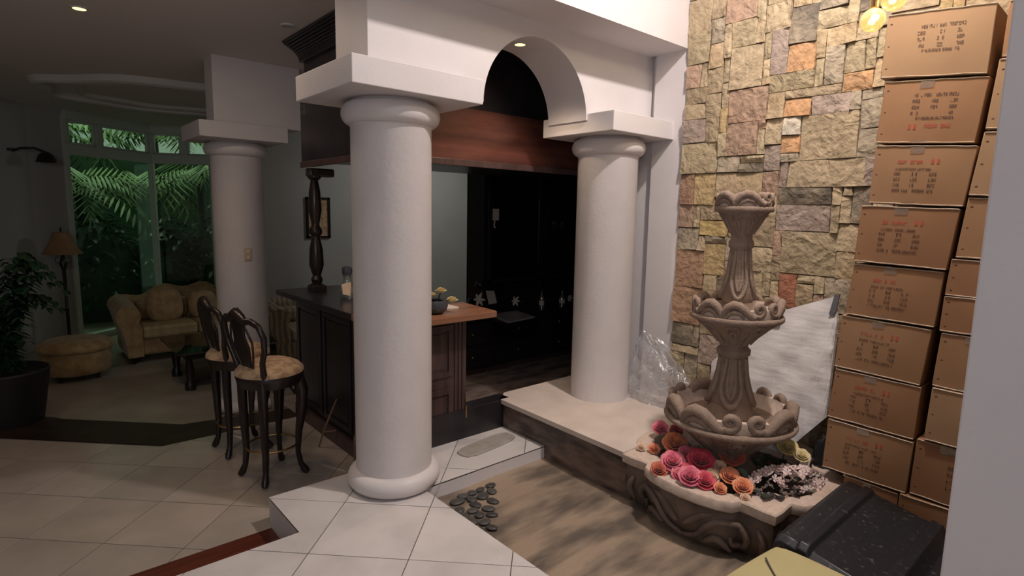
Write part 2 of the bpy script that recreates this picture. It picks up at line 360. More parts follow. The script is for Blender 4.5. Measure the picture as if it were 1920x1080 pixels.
def sandstone(name, a, b):
    m = mat(name, a, b, rough=.92, scale=5, detail=12, ramp=(.32, .66), spec=.15, vary=.08)
    nt = m.node_tree; bs = nt.nodes['Principled BSDF']; src = bs.inputs['Base Color'].links[0].from_socket
    n = nt.nodes.new('ShaderNodeTexNoise'); n.inputs['Scale'].default_value = 28; n.inputs['Detail'].default_value = 8
    v = nt.nodes.new('ShaderNodeTexNoise'); v.inputs['Scale'].default_value = 9; v.inputs['Detail'].default_value = 6; v.inputs['Distortion'].default_value = 1.2
    vec = [l.from_socket for l in nt.links if l.to_node.type == 'TEX_NOISE' and l.to_socket.name == 'Vector'][0]
    nt.links.new(vec, n.inputs['Vector']); nt.links.new(vec, v.inputs['Vector'])
    r = nt.nodes.new('ShaderNodeMapRange'); r.inputs['From Min'].default_value = .3; r.inputs['From Max'].default_value = .7; r.inputs['To Min'].default_value = .85; r.inputs['To Max'].default_value = 1.25
    nt.links.new(n.outputs['Fac'], r.inputs['Value']); h = nt.nodes.new('ShaderNodeHueSaturation'); nt.links.new(r.outputs[0], h.inputs['Value']); nt.links.new(src, h.inputs['Color']); nt.links.new(h.outputs['Color'], bs.inputs['Base Color'])
    b1 = nt.nodes.new('ShaderNodeBump'); b1.inputs['Distance'].default_value = .022; nt.links.new(v.outputs['Fac'], b1.inputs['Height'])
    b2 = nt.nodes.new('ShaderNodeBump'); b2.inputs['Distance'].default_value = .012; nt.links.new(n.outputs['Fac'], b2.inputs['Height']); nt.links.new(b1.outputs['Normal'], b2.inputs['Normal']); nt.links.new(b2.outputs['Normal'], bs.inputs['Normal'])
    return m
SM = {k: sandstone('sandstone_'+k, a, b) for k, (a, b) in STC.items()}
CE = .05; Y0 = .74; Zb = -.08; NY = 29; NZ = 70
occ = [[None]*NZ for _ in range(NY)]
stones = []
def put(a, b, c, d, k):
    for i in range(a, b):
        for j in range(c, d):
            if occ[i][j] is not None: return False
    for i in range(a, b):
        for j in range(c, d): occ[i][j] = k
    stones.append((a, b, c, d, k)); return True
for y0, y1, z0, z1, k in [(1.38, 1.54, 2.3, 2.47, 'org'), (1.09, 1.25, 2.17, 2.29, 'org'), (1.37, 1.55, 2.05, 2.15, 'org'), (1.45, 1.55, 1.87, 1.99, 'org'),
        (1.63, 1.89, 2.09, 2.29, 'pink'), (1.72, 1.93, 2.69, 2.81, 'pink'), (1.55, 1.65, 2.31, 2.56, 'mauve'), (1.38, 1.49, .97, 1.16, 'red'), (2.08, 2.2, 1.55, 1.75, 'redbr'),
        (1.86, 2.06, 1.35, 1.49, 'yel'), (1.99, 2.2, 1.04, 1.29, 'redbr'), (1.99, 2.2, .79, 1.0, 'redbr'), (1.64, 1.79, 1.75, 1.84, 'dark'), (1.04, 1.16, 1.46, 1.66, 'dark'),
        (2.06, 2.2, .64, .75, 'dark'), (1.45, 1.55, 1.99, 2.05, 'pale'), (1.7, 1.89, 1.88, 2.09, 'pink'), (1.14, 1.44, 1.84, 2.05, 'tan'), (1.24, 1.36, 2.24, 2.44, 'grey'),
        (1.1, 1.5, 1.66, 1.84, 'tan'), (1.2, 1.5, 1.16, 1.44, 'olive'), (1.56, 1.9, 2.44, 2.68, 'olive'), (1.65, 1.95, 1.6, 1.75, 'sand')]:
    put(round((y0-Y0)/CE), min(NY, max(round((y1-Y0)/CE), round((y0-Y0)/CE)+1)), round((z0-Zb)/CE), max(round((z1-Zb)/CE), round((z0-Zb)/CE)+1), k)
rs = random.Random(11)
pal = ['tan']*9+['olive']*7+['grey']*6+['sand']*6+['ochre']*2+['pink', 'mauve', 'dark']
for j in range(NZ):
    for i in range(NY-1, -1, -1):
        if occ[i][j] is not None: continue
        opts = []
        for wd in range(2, 7):
            for ht in range(1, 6):
                if i-wd+1 < 0 or j+ht > NZ or wd*ht > 22 or (ht > wd*1.6): continue
                if all(occ[a][b] is None for a in range(i-wd+1, i+1) for b in range(j, j+ht)): opts.append((wd, ht))
        good = [o for o in opts if o[0]*o[1] >= 6]
        if good: wd, ht = rs.choice(good)
        elif opts: wd, ht = max(opts, key=lambda o: o[0]*o[1])
        else:
            wd, ht = 1, 1
            while j+ht < NZ and occ[i][j+ht] is None and ht < 3: ht += 1
        put(i-wd+1, i+1, j, j+ht, rs.choice(pal))
for (a, b, c, d, k) in stones:
    y0, y1, z0, z1 = Y0+a*CE, Y0+b*CE, Zb+c*CE, Zb+d*CE
    if b == NY: y1 = 2.203
    cy, cz = (y0+y1)/2, (z0+z1)/2; hy, hz = (y1-y0)/2-.0004, (z1-z0)/2-.0004
    js = [(rs.uniform(-.006, .002), rs.uniform(-.006, .002)) for _ in range(4)]
    n = 3; vs = []; base = rs.uniform(.014, .024); tx, tz = rs.uniform(-.008, .008), rs.uniform(-.008, .008)
    for q in range(n+1):
        for p in range(n+1):
            s, t = p/n, q/n
            wgt = [(1-s)*(1-t), s*(1-t), s*t, (1-s)*t]
            oy = sum(wg*jj[0] for wg, jj in zip(wgt, js)); oz = sum(wg*jj[1] for wg, jj in zip(wgt, js))
            yy = (s*2-1)*(hy+oy); zz = (t*2-1)*(hz+oz)
            edge = p in (0, n) or q in (0, n)
            dx = base+tx*(s*2-1)+tz*(t*2-1)+rs.uniform(-.005, .006)-(.004 if edge else 0)
            vs.append((-max(dx, .005), yy, zz))
    nf = (n+1)**2
    fs = [(q*(n+1)+p, q*(n+1)+p+1, (q+1)*(n+1)+p+1, (q+1)*(n+1)+p) for q in range(n) for p in range(n)]
    ring = [p for p in range(n+1)]+[q*(n+1)+n for q in range(1, n+1)]+[n*(n+1)+p for p in range(n-1, -1, -1)]+[q*(n+1) for q in range(n-1, 0, -1)]
    for r_ in ring: vs.append((.004, vs[r_][1], vs[r_][2]))
    L = len(ring)
    for e in range(L): fs.append((ring[e], nf+e, nf+(e+1) % L, ring[(e+1) % L]))
    mb = MB(); mb.add(vs, fs); mb.build('stone', SM[k], stone_wall, smooth=28, loc=(3.425, cy, cz))
rest = MB()   # same veneer continues where the boxes and the near wall hide it
zz = Zb
while zz < 3.4:
    yy = -2.55; hh = rs.choice((.1, .15, .2))
    while yy < Y0-.02:
        ww = min(rs.choice((.15, .2, .25, .3)), Y0-yy)
        dx = rs.uniform(.01, .03); rest.box((3.425-dx, yy+.003, zz+.003), (3.43, yy+ww-.003, zz+hh-.003)); yy += ww
    zz += hh
o = rest.build('stone_field', SM['tan'], stone_wall); o['kind'] = 'stuff'
# ---- outer shell
rw = MB(); rw.box((1.5, -2.6, -.2), (1.64, .25, 4.7)); struct('wall_near', rw, M['paint'], bevel=.004)
bw = MB(); bw.box((-3.3, -2.7, -.3), (3.6, -2.6, 4.7)); struct('wall_back', bw, M['paint'])
lw = MB(); lw.box((-3.3, -2.7, -.4), (-3.2, 10.7, 4.7)); struct('wall_left', lw, M['wall_grey'])
hc = MB(); hc.box((-3.3, -2.7, 4.6), (3.6, 2.5, 4.7)); struct('ceiling', hc, M['paint'])
lc = MB(); lc.box((-3.3, 2.5, 2.667), (1.30, 10.7, 2.75)); lc.box((1.30, 2.84, 2.667), (6.5, 10.7, 2.75)); low_ceil = struct('ceiling', lc, M['ceiling'])
gb = MB(); gb.box((2.30, 7.6, -.4), (6.5, 7.75, 2.67)); gb.box((2.30, 7.75, -.4), (2.42, 9.72, 2.67)); struct('wall_living', gb, M['wall_grey'])
eb = MB(); eb.box((6.4, 2.8, -.4), (6.5, 7.7, 2.67)); eb.box((3.6, 2.8, -.2), (6.5, 2.9, 2.67)); struct('wall_bar', eb, M['wall_grey'])
db = MB(); db.prism([(.19, 9.07), (-3.3, 5.6), (-3.3, 5.9), (.1, 9.25)], -.4, 2.67); struct('wall_diagonal', db, M['wall_grey'])
pb = MB(); pb.prism([(.19, 9.07), (.53, 9.24), (.50, 9.34), (.1, 9.25)], -.4, 2.67); struct('wall_pillar', pb, M['wall_grey'])
# ---- bay window: two tall lights with small lights above
def bay(name, A, B, splits, lowsplits=()):
    A = Vector((A[0], A[1])); B = Vector((B[0], B[1])); d = (B-A); L = d.length; d.normalize(); n = Vector((-d.y, d.x))
    z0, zt0, zt1, z1 = -.26, 2.12, 2.25, 2.56
    def bar(mb, s0, s1, za, zb, t=.035):
        p = [A+d*s0-n*t, A+d*s1-n*t, A+d*s1+n*t, A+d*s0+n*t]
        mb.hexa([(q.x, q.y, za) for q in p]+[(q.x, q.y, zb) for q in p])
    root = empty(name, (0, 0, 0)); root['kind'] = 'structure'
    mb = MB(); bar(mb, 0, L, -.4, z0+.04, .05); bar(mb, 0, L, zt0, zt1, .05); bar(mb, 0, L, z1, 2.67, .06); bar(mb, -.02, .04, -.4, 2.6); bar(mb, L-.03, L+.02, -.4, 2.6)
    for s in splits: bar(mb, s*L-.04, s*L+.04, zt1, z1)
    for s in lowsplits: bar(mb, s*L-.02, s*L+.02, z0, zt0)
    mb.build('window_frame', M['frame'], root, bevel=.004)
    es = [0]+[s*L for s in splits]+[L]
    for a, b in zip(es[:-1], es[1:]):
        g = MB(); bar(g, a+.03, b-.03, zt1, z1, .003); g.build('pane', M['glass'], root)
        ob = MB(); bar(ob, a+.04, a+.07, zt1+.01, z1-.01, .02); bar(ob, b-.07, b-.04, zt1+.01, z1-.01, .02); bar(ob, a+.04, b-.04, zt1+.005, zt1+.03, .02); bar(ob, a+.04, b-.04, z1-.03, z1, .02)
        ob.build('sash', M['frame'], root)
    es = [0]+[s*L for s in lowsplits]+[L]
    for a, b in zip(es[:-1], es[1:]):
        g = MB(); bar(g, a+.01, b-.01, z0+.04, zt0, .003); g.build('pane', M['glass'], root)
bay('window_1', (.54, 9.25), (1.60, 10.05), (.36,))
bay('window_2', (1.60, 10.05), (2.42, 9.62), (.5,))
# ceiling tray moulding over the living room
def tray(sc, z0, z1, wd):
    cx, cy = 1.62, 7.15; N = 72; out = MB()
    def pt(t, e):
        c, s = math.cos(t), math.sin(t); a, b = 1.24*sc, .82*sc
        k = (abs(c)**4+abs(s)**4)**(-.25); r = k*(1+.06*math.cos(4*t+.0)-.05*math.cos(8*t))
        p = Vector((a*c*r, b*s*r)); p = p*(1+e/ p.length)
        q = math.radians(-12); return (cx+p.x*math.cos(q)-p.y*math.sin(q), cy+p.x*math.sin(q)+p.y*math.cos(q))
    prof = [(0, z1), (wd*.1, z0+.012), (wd*.5, z0), (wd*.8, z0+.015), (wd, z1)]
    vs = []; fs = []
    for k in range(N):
        t = 2*math.pi*k/N
        for e, z in prof: x, y = pt(t, e); vs.append((x, y, z))
    m_ = len(prof)
    for k in range(N):
        for i in range(m_-1):
            a = k*m_+i; b = ((k+1) % N)*m_+i; fs.append((a, b, b+1, a+1))
    return out.add(vs, fs)
M['mould'] = mat('moulding_paint', (.62, .60, .57), rough=.6)
tray(1.0, 2.60, 2.668, .10).build('ceiling_moulding', M['mould'], low_ceil, smooth=40)
tray(.80, 2.625, 2.668, .07).build('ceiling_moulding', M['mould'], low_ceil, smooth=40)
# beam over the left column
lb = MB(); lb.box((1.24, 5.0, 2.16), (1.92, 5.22, 2.668)); struct('wall_beam', lb, M['paint'])
# ================================================================== COLUMNS
def column(label, c, z0, zb, ab, base=True):
    t = empty('column', (c[0], c[1], z0), label, 'column', 'round white columns of the archway')
    zb_ = zb-z0
    s = MB(); s.lathe([(.205, 0), (.205, zb_-.13), (.212, zb_-.12), (.205, zb_-.118), (.205, zb_-.01), (.2, zb_)], seg=56)
    s.build('shaft', M['paint_rough'], t, smooth=35)
    k = MB(); prof = []
    for i in range(13):
        a = -math.pi/2+math.pi*i/12; prof.append((.200+.050*math.cos(a), zb_-.065+.056*math.sin(a)))
    k.lathe(prof, seg=56); k.build('capital_ring', M['paint_rough'], t, smooth=60)
    if base:
        k = MB(); prof = []
        for i in range(13):
            a = -math.pi/2+math.pi*i/12; prof.append((.200+.052*math.cos(a), .055+.054*math.sin(a)))
        k.lathe(prof, seg=56); k.build('base_ring', M['paint_rough'], t, smooth=60)
    b = MB(); x0, x1, y0, y1, h = ab; b.box((x0-c[0], y0-c[1], zb_), (x1-c[0], y1-c[1], zb_+h)); b.build('abacus', M['paint'], t, bevel=.004)
    return t
column('tall round white column with ring base in the centre of the photo', (1.50, 2.685), 0, 2.04, (1.136, 1.85, 2.368, 3.01, .123))
column('round white column on the pale ledge beside the fountain', (3.118, 2.59), .2, 2.007, (2.79, 3.468, 2.285, 2.90, .12), base=False)
cl = column('round white column behind the bar stools with a switch plate', (1.48, 5.32), ZL, 2.04, (1.125, 1.80, 4.97, 5.58, .125))
sp = MB(); sp.box((-.032, -.212, 1.345), (.032, -.2, 1.46)); sp.build('switch_plate', M['plate'], cl, bevel=.012)
sp = MB(); sp.box((-.012, -.217, 1.415), (.012, -.21, 1.44)); sp.box((-.012, -.217, 1.365), (.012, -.21, 1.39)); sp.build('switch_rocker', M['card'], cl)
# ================================================================== FOUNTAIN
FX, FY = 2.81, 1.435
ft = empty('fountain', (FX, FY, ZP), 'three-tier cast stone fountain with scrolled bowls beside the boxes', 'fountain')
CX, CY = 2.845, 1.41   # basin centre
def outline(c, side, ins=0):
    pts = []
    for q in range(4):
        a = q*math.pi/2
        for s, n in side:
            x, y = s, -(c+n)
            pts.append((x*math.cos(a)-y*math.sin(a), x*math.sin(a)+y*math.cos(a)))
    return pts
def lobe(wd, h, N=9):
    out = []
    for i in range(N):
        a = math.pi*i/(N-1); out.append((-wd*math.cos(a), h*math.sin(a)**.8+.0))
    return out
OS = [(-.42, 0), (-.36, .004), (-.30, .0)]+lobe(.26, .105)+[(.30, .0), (.36, .004)]
IS = [(-.318, 0), (-.27, -.02), (-.245, -.01)]+lobe(.215, .125)+[(.245, -.01), (.27, -.02)]
outp = outline(.42, OS); inp_ = outline(.318, IS)
dx, dy = CX-FX, CY-FY
def ringmesh(levels):
    mb = MB(); n = len(levels[0][0]); vs = []; fs = []
    for pts, z in levels:
        for x, y in pts: vs.append((x+dx, y+dy, z-ZP))
    for l in range(len(levels)-1):
        for i in range(n): fs.append((l*n+i, l*n+(i+1) % n, (l+1)*n+(i+1) % n, (l+1)*n+i))
    return mb, vs, fs, n
def scl(p, k): return [(x*k, y*k) for x, y in p]
def lerpo(p, q, t): return [(a[0]+(b[0]-a[0])*t, a[1]+(b[1]-a[1])*t) for a, b in zip(p, q)]
n_ = len(outp)
assert len(outp) == len(inp_)
mb, vs, fs, n = ringmesh([(inp_, .09), (inp_, .196), (lerpo(inp_, outp, .06), .203), (lerpo(inp_, outp, .94), .203), (outp, .196), (outp, .158), (scl(outp, .985), .15)])
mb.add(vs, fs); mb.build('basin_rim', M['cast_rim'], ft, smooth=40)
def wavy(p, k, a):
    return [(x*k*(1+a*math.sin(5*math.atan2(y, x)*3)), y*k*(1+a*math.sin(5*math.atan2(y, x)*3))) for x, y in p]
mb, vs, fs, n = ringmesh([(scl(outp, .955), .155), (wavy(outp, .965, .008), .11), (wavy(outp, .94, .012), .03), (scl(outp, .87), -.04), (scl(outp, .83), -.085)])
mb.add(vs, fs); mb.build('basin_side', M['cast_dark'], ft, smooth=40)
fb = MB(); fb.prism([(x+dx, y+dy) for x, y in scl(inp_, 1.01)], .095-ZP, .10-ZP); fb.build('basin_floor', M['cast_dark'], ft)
def smooth_path(p, k=4):
    """Catmull-Rom resampling"""
    out = []; n = len(p)
    for i in range(n-1):
        a, b, c, d = p[max(i-1, 0)], p[i], p[i+1], p[min(i+2, n-1)]
        for j in range(k):
            t = j/k; out.append(tuple(.5*((2*b[q])+(-a[q]+c[q])*t+(2*a[q]-5*b[q]+4*c[q]-d[q])*t*t+(-a[q]+3*b[q]-3*c[q]+d[q])*t**3) for q in range(len(b))))
    out.append(tuple(p[-1])); return out
# carved scrolls on the basin side
cv = MB()
for q in range(4):
    a = q*math.pi/2
    for sgn in (-1, 1):
        for path in ([(0, -.05), (.08, -.02), (.14, .05), (.2, .09), (.27, .08), (.31, .03), (.29, -.02), (.25, -.02), (.245, .02)],
                     [(.02, .02), (.07, .06), (.12, .1), (.17, .115)], [(.12, -.04), (.19, .0), (.24, -.06)], [(.36, .1), (.39, .03), (.37, -.04)]):
            pts = []
            for s, z in smooth_path(path):
                s *= sgn
                nn = .95*(.43+(.095*max(0, 1-(abs(s)/.26)**2)**.4 if abs(s) < .26 else 0)) - max(0, (.03-z))*.35
                x, y = s*.95, -nn-.004
                pts.append((x*math.cos(a)-y*math.sin(a)+dx, x*math.sin(a)+y*math.cos(a)+dy, z-ZP))
            L_ = len(pts)-1; cv.tube(pts, [.006+.012*math.sin(math.pi*(i_/L_*.85+.1)) for i_ in range(L_+1)], 7)
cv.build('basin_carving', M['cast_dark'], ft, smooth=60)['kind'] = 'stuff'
def spiral_path(R, th0, sgn, sc, zr, zs=1.0):
    """long leaf arc rising from the rim, dipping, then curling into a round volute; on a cylinder of radius R"""
    ctrl = [(-1.42, .02, .10), (-1.34, .24, .16), (-1.16, .46, .20), (-.92, .58, .22), (-.66, .54, .215), (-.42, .38, .20), (-.20, .19, .18), (-.02, .09, .165)]
    pts = [(a, z) for a, z, _ in ctrl]; rad = [r for _, _, r in ctrl]
    c0, z0, r0_ = .24, .40, .27
    for k in range(0, 17):
        a = math.radians(-125+k*32); rr = r0_*(1-k/16*.80)
        pts.append((c0+rr*math.cos(a), z0+rr*math.sin(a))); rad.append(.155-.06*k/16)
    out = []
    for a, z in pts:
        t = th0+sgn*((a-.66)*sc/R); out.append((R*math.cos(t), R*math.sin(t), zr+z*sc*zs))
    return out, [r*sc for r in rad]
def bowl(R, zr, zbot, rneck, units, rot, sc, zs=1.0):
    """one tier: cup with flutes, rim ring, scroll crown"""
    h = zr-zbot
    prof = [(rneck, 0), (rneck*1.1, h*.12), (rneck*1.25+R*.08, h*.35), (R*.72, h*.72), (R*.92, h*.93), (R*.93, h)]
    b = MB(); b.lathe(prof, (0, 0, zbot-ZP), 60); b.build('cup', M['cast'], ft, smooth=50)
    r = MB(); tp = []
    for i in range(9):
        a = -math.pi/2+math.pi*i/8; tp.append((R*.955+R*.05*math.cos(a), zr+.012*math.sin(a)*(1+R)))
    r.lathe(tp, (0, 0, -ZP), 60); r.build('rim_ring', M['cast'], ft, smooth=60)
    # inner dish with scalloped wall
    NS = 72; ip = []; wi = MB(); H = sc*.5*zs
    def top(t): return H*(.62+.38*abs(math.cos((t-rot)*units/2))**.7)
    prof2 = [(.9, 0), (.93, .5), (.92, 1), (.84, 1.02), (.80, .5), (.62, .05), (.3, -.1), (0.05, -.12)]
    vs = []; fs = []
    for rr, zz_ in prof2:
        for k in range(NS):
            t = 2*math.pi*k/NS; hz = top(t)*zz_ if zz_ > 0 else zz_*sc*.5
            vs.append((R*rr*math.cos(t), R*rr*math.sin(t), zr+hz-ZP))
    for i in range(len(prof2)-1):
        for k in range(NS):
            k2 = (k+1) % NS; fs.append((i*NS+k, i*NS+k2, (i+1)*NS+k2, (i+1)*NS+k))
    wi.add(vs, fs); wi.build('dish', M['cast_rim'], ft, smooth=60)
    for u in range(units):
        th = rot+u*2*math.pi/units
        for sgn in (-1, 1):
            p, rd = spiral_path(R*.90, th, sgn, sc, zr-ZP+.012, zs)
            s = MB(); s.tube(p, rd, 9, flat=1.0)
            q = []
            for a, z in ((-1.22, .06), (-1.08, .24), (-.86, .32), (-.62, .27), (-.42, .10)):
                t = th+sgn*((a-.66)*sc/(R*.9)); q.append((R*.925*math.cos(t), R*.925*math.sin(t), zr-ZP+.01+z*sc*zs))
            s.tube(q, [sc*.07, sc*.12, sc*.14, sc*.12, sc*.06], 7)
            s.build('scroll', M['cast'], ft, smooth=70)
    # U-shaped flutes round the cup
    nfl = 8
    def rad_at(z):
        for (r1, z1), (r2, z2) in zip(prof[:-1], prof[1:]):
            if z1 <= z <= z2: return r1+(r2-r1)*(z-z1)/(z2-z1)
        return prof[-1][0]
    fl_ = MB()
    for u in range(nfl):
        th = rot+u*2*math.pi/nfl
        for wfac, rr in ((.36, .05), (.16, .06)):
            pts = []
            for k in range(13):
                s = k/12; ang = math.pi*s
                z = h*(.10+.72*math.sin(ang)**.55) if wfac > .2 else h*(.10+.5*math.sin(ang)**.55)
                off = -math.cos(ang)*wfac*(2*math.pi/nfl)*1.1*(.35+.65*math.sin(ang))
                r_ = rad_at(z)+.002; pts.append((r_*math.cos(th+off), r_*math.sin(th+off), zbot-ZP+z))
            fl_.tube(pts, R*rr*.75, 6)
    fl_.build('fluting', M['cast'], ft, smooth=70)
def stem(z0, z1, r0_, rtop, lobes, rot):
    """tulip pedestal: flares towards the foot with tongue-shaped leaves, knot at the top"""
    h = z1-z0
    prof = [(r0_*.9, 0), (r0_*1.0, h*.06), (r0_*.93, h*.2), (r0_*.72, h*.5), (rtop*1.02, h*.76), (rtop*1.2, h*.79), (rtop*1.22, h*.86), (rtop, h*.9), (rtop*1.05, h)]
    s = MB(); s.lathe(prof, (0, 0, z0-ZP), 48, fn=lambda r, z, t: r*(1+.05*math.cos(lobes*(t-rot)))); s.build('pedestal', M['cast'], ft, smooth=60)
    def rad_at(z):
        for (a, b), (c, d) in zip(prof[:-1], prof[1:]):
            if b <= z <= d: return a+(c-a)*(z-b)/(d-b)
        return rtop
    for u in range(lobes):
        th = rot+u*2*math.pi/lobes
        o_ = MB()
        for wf, zl, rr, lift in ((.46, .06, .16, .10), (.20, .17, .12, .05)):
            pts = []; rd = []
            for k in range(17):
                q = k/16; ang = math.pi*(q*2-1)
                side = math.sin(ang*.5)*1.0
                z = h*(zl+(.74-zl)*(abs(q*2-1)**1.7)); off = side*wf*(2*math.pi/lobes)*(1 if abs(side) < .8 else 1-.35*(abs(side)-.8)/.2)
                r_ = rad_at(z)+r0_*lift*(1-abs(q*2-1)); pts.append((r_*math.cos(th+off), r_*math.sin(th+off), z0-ZP+z)); rd.append(r0_*rr*(1-.45*abs(q*2-1)))
            o_.tube(pts, rd, 7)
        o_.build('leaf_tongue', M['cast'], ft, smooth=70)
AZ = math.atan2(-FY, -FX)   # towards the camera's side of the fountain
foot = MB(); foot.lathe([(.20, 0), (.17, .05), (.12, .12), (.11, .3)], (0, 0, .10-ZP), 40); foot.build('foot', M['cast_dark'], ft, smooth=50)
bowl(.335, .435, .27, .12, 3, AZ+.24, .150)
disc = MB(); disc.lathe([(.10, 0), (.135, .02), (.12, .06), (.10, .10)], (0, 0, .42-ZP), 40); disc.build('plinth', M['cast'], ft, smooth=50)
stem(.50, .86, .105, .066, 4, AZ+.02)
bowl(.232, .985, .83, .068, 3, AZ+.73, .105, 1.2)
stem(1.06, 1.42, .077, .048, 4, AZ+.02)
bowl(.142, 1.535, 1.40, .05, 2, AZ+1.25, .096, 1.1)
# ================================================================== CARDBOARD BOXES
BX = dict(a1=[(.913, 2.382), (.538, 2.346), (.541, 2.078), (.919, 2.117)], a2=[(.899, 2.101), (.534, 2.069), (.555, 1.811), (.913, 1.838)],
 a3=[(.907, 1.826), (.543, 1.799), (.566, 1.555), (.916, 1.57)], a4=[(.942, 1.56), (.575, 1.546), (.597, 1.29), (.952, 1.303)],
 a5=[(.951, 1.29), (.604, 1.283), (.616, 1.04), (.969, 1.049)], a6=[(.982, 1.043), (.624, 1.029), (.643, .775), (.996, .789)],
 a7=[(.988, .78), (.638, .769), (.643, .526), (1.005, .533)], a8=[(.999, .523), (.642, .516), (.65, .272), (1.007, .272)],
 a9=[(.905, .264), (.677, .258), (.69, -.078), (.915, -.078)],
 b1=[(.502, 2.343), (.12, 2.31), (.12, 2.10), (.506, 2.134)], b2=[(.51, 2.128), (.14, 2.095), (.15, 1.835), (.528, 1.861)], b3=[(.529, 1.852), (.16, 1.832), (.18, 1.585), (.556, 1.6)],
 b4=[(.555, 1.594), (.19, 1.582), (.20, 1.335), (.575, 1.346)], b5=[(.587, 1.338), (.22, 1.332), (.22, 1.18), (.596, 1.186)], b6=[(.596, 1.181), (.23, 1.177), (.23, 1.03), (.60, 1.031)],
 b7=[(.591, 1.024), (.22, 1.018), (.22, .78), (.603, .787)], b8=[(.598, .782), (.23, .776), (.23, .54), (.607, .545)], b9=[(.633, .536), (.25, .53), (.25, .27), (.64, .278)],
 b10=[(.671, .268), (.29, .262), (.30, -.078), (.686, -.078)])
ordn = {'a1': 'tan cardboard box topmost of the printed stack, top of photo', 'a2': 'cardboard box with upside-down red print, second from the top of the printed stack',
 'a3': 'cardboard box third from the top of the printed stack, clear tape on its top edge', 'a4': 'cardboard box fourth from the top of the printed stack, shiny tape over both edges',
 'a5': 'cardboard box fifth from the top of the printed stack, faded red print', 'a6': 'lighter cardboard box in the middle of the printed stack beside the white wrap',
 'a7': 'cardboard box third from the bottom of the printed stack, clear tape seam below', 'a8': 'cardboard box second from the bottom of the printed stack, behind the basin corner',
 'a9': 'lowest cardboard box behind the black tote lid with a pale tape scrap', 'b1': 'box at the very top of the stack beside the white wall',
 'b2': 'box second from the top of the stack beside the white wall, creased flap line', 'b3': 'lighter box with handwritten marks, third from the top beside the white wall',
 'b4': 'box with a creased side, fourth from the top beside the white wall', 'b5': 'upper of the two small plain boxes beside the white wall', 'b6': 'lower of the two small plain boxes beside the white wall',
 'b7': 'box with a dented face just below the two small plain boxes', 'b8': 'yellowish box third from the bottom of the stack beside the white wall', 'b9': 'reddish box second from the bottom of the stack beside the white wall',
 'b10': 'lowest box of the stack beside the white wall, red mark at its edge'}
rb = random.Random(5)
tone = {'a1': 3, 'b3': 3, 'b2': 3, 'b8': 3, 'a6': 0, 'a2': 2, 'a5': 2, 'b7': 0, 'b6': 1, 'a9': 1}
def glyphs(mb, P, u0_, u1_, v0_, v1_, n, dens=.8, r=rb):
    """a run of worn, unreadable letters: each is a few thin strokes"""
    cw = (u1_-u0_)/n
    for i in range(n):
        if r.random() > dens: continue
        a, b = u0_+i*cw+cw*.12, u0_+(i+1)*cw-cw*.12; th = cw*.2; hh = (v1_-v0_)
        st = []
        if r.random() < .8: st.append((a, a+th, v0_, v1_))
        if r.random() < .6: st.append((b-th, b, v0_, v1_))
        if r.random() < .6: st.append((a, b, v0_, v0_+hh*.2))
        if r.random() < .6: st.append((a, b, v1_-hh*.2, v1_))
        if r.random() < .5: st.append((a, b, v0_+hh*.42, v0_+hh*.6))
        for s0, s1, t0, t1 in st: mb.add([P(s0, t0), P(s1, t0), P(s1, t1), P(s0, t1)], [(0, 1, 2, 3)])
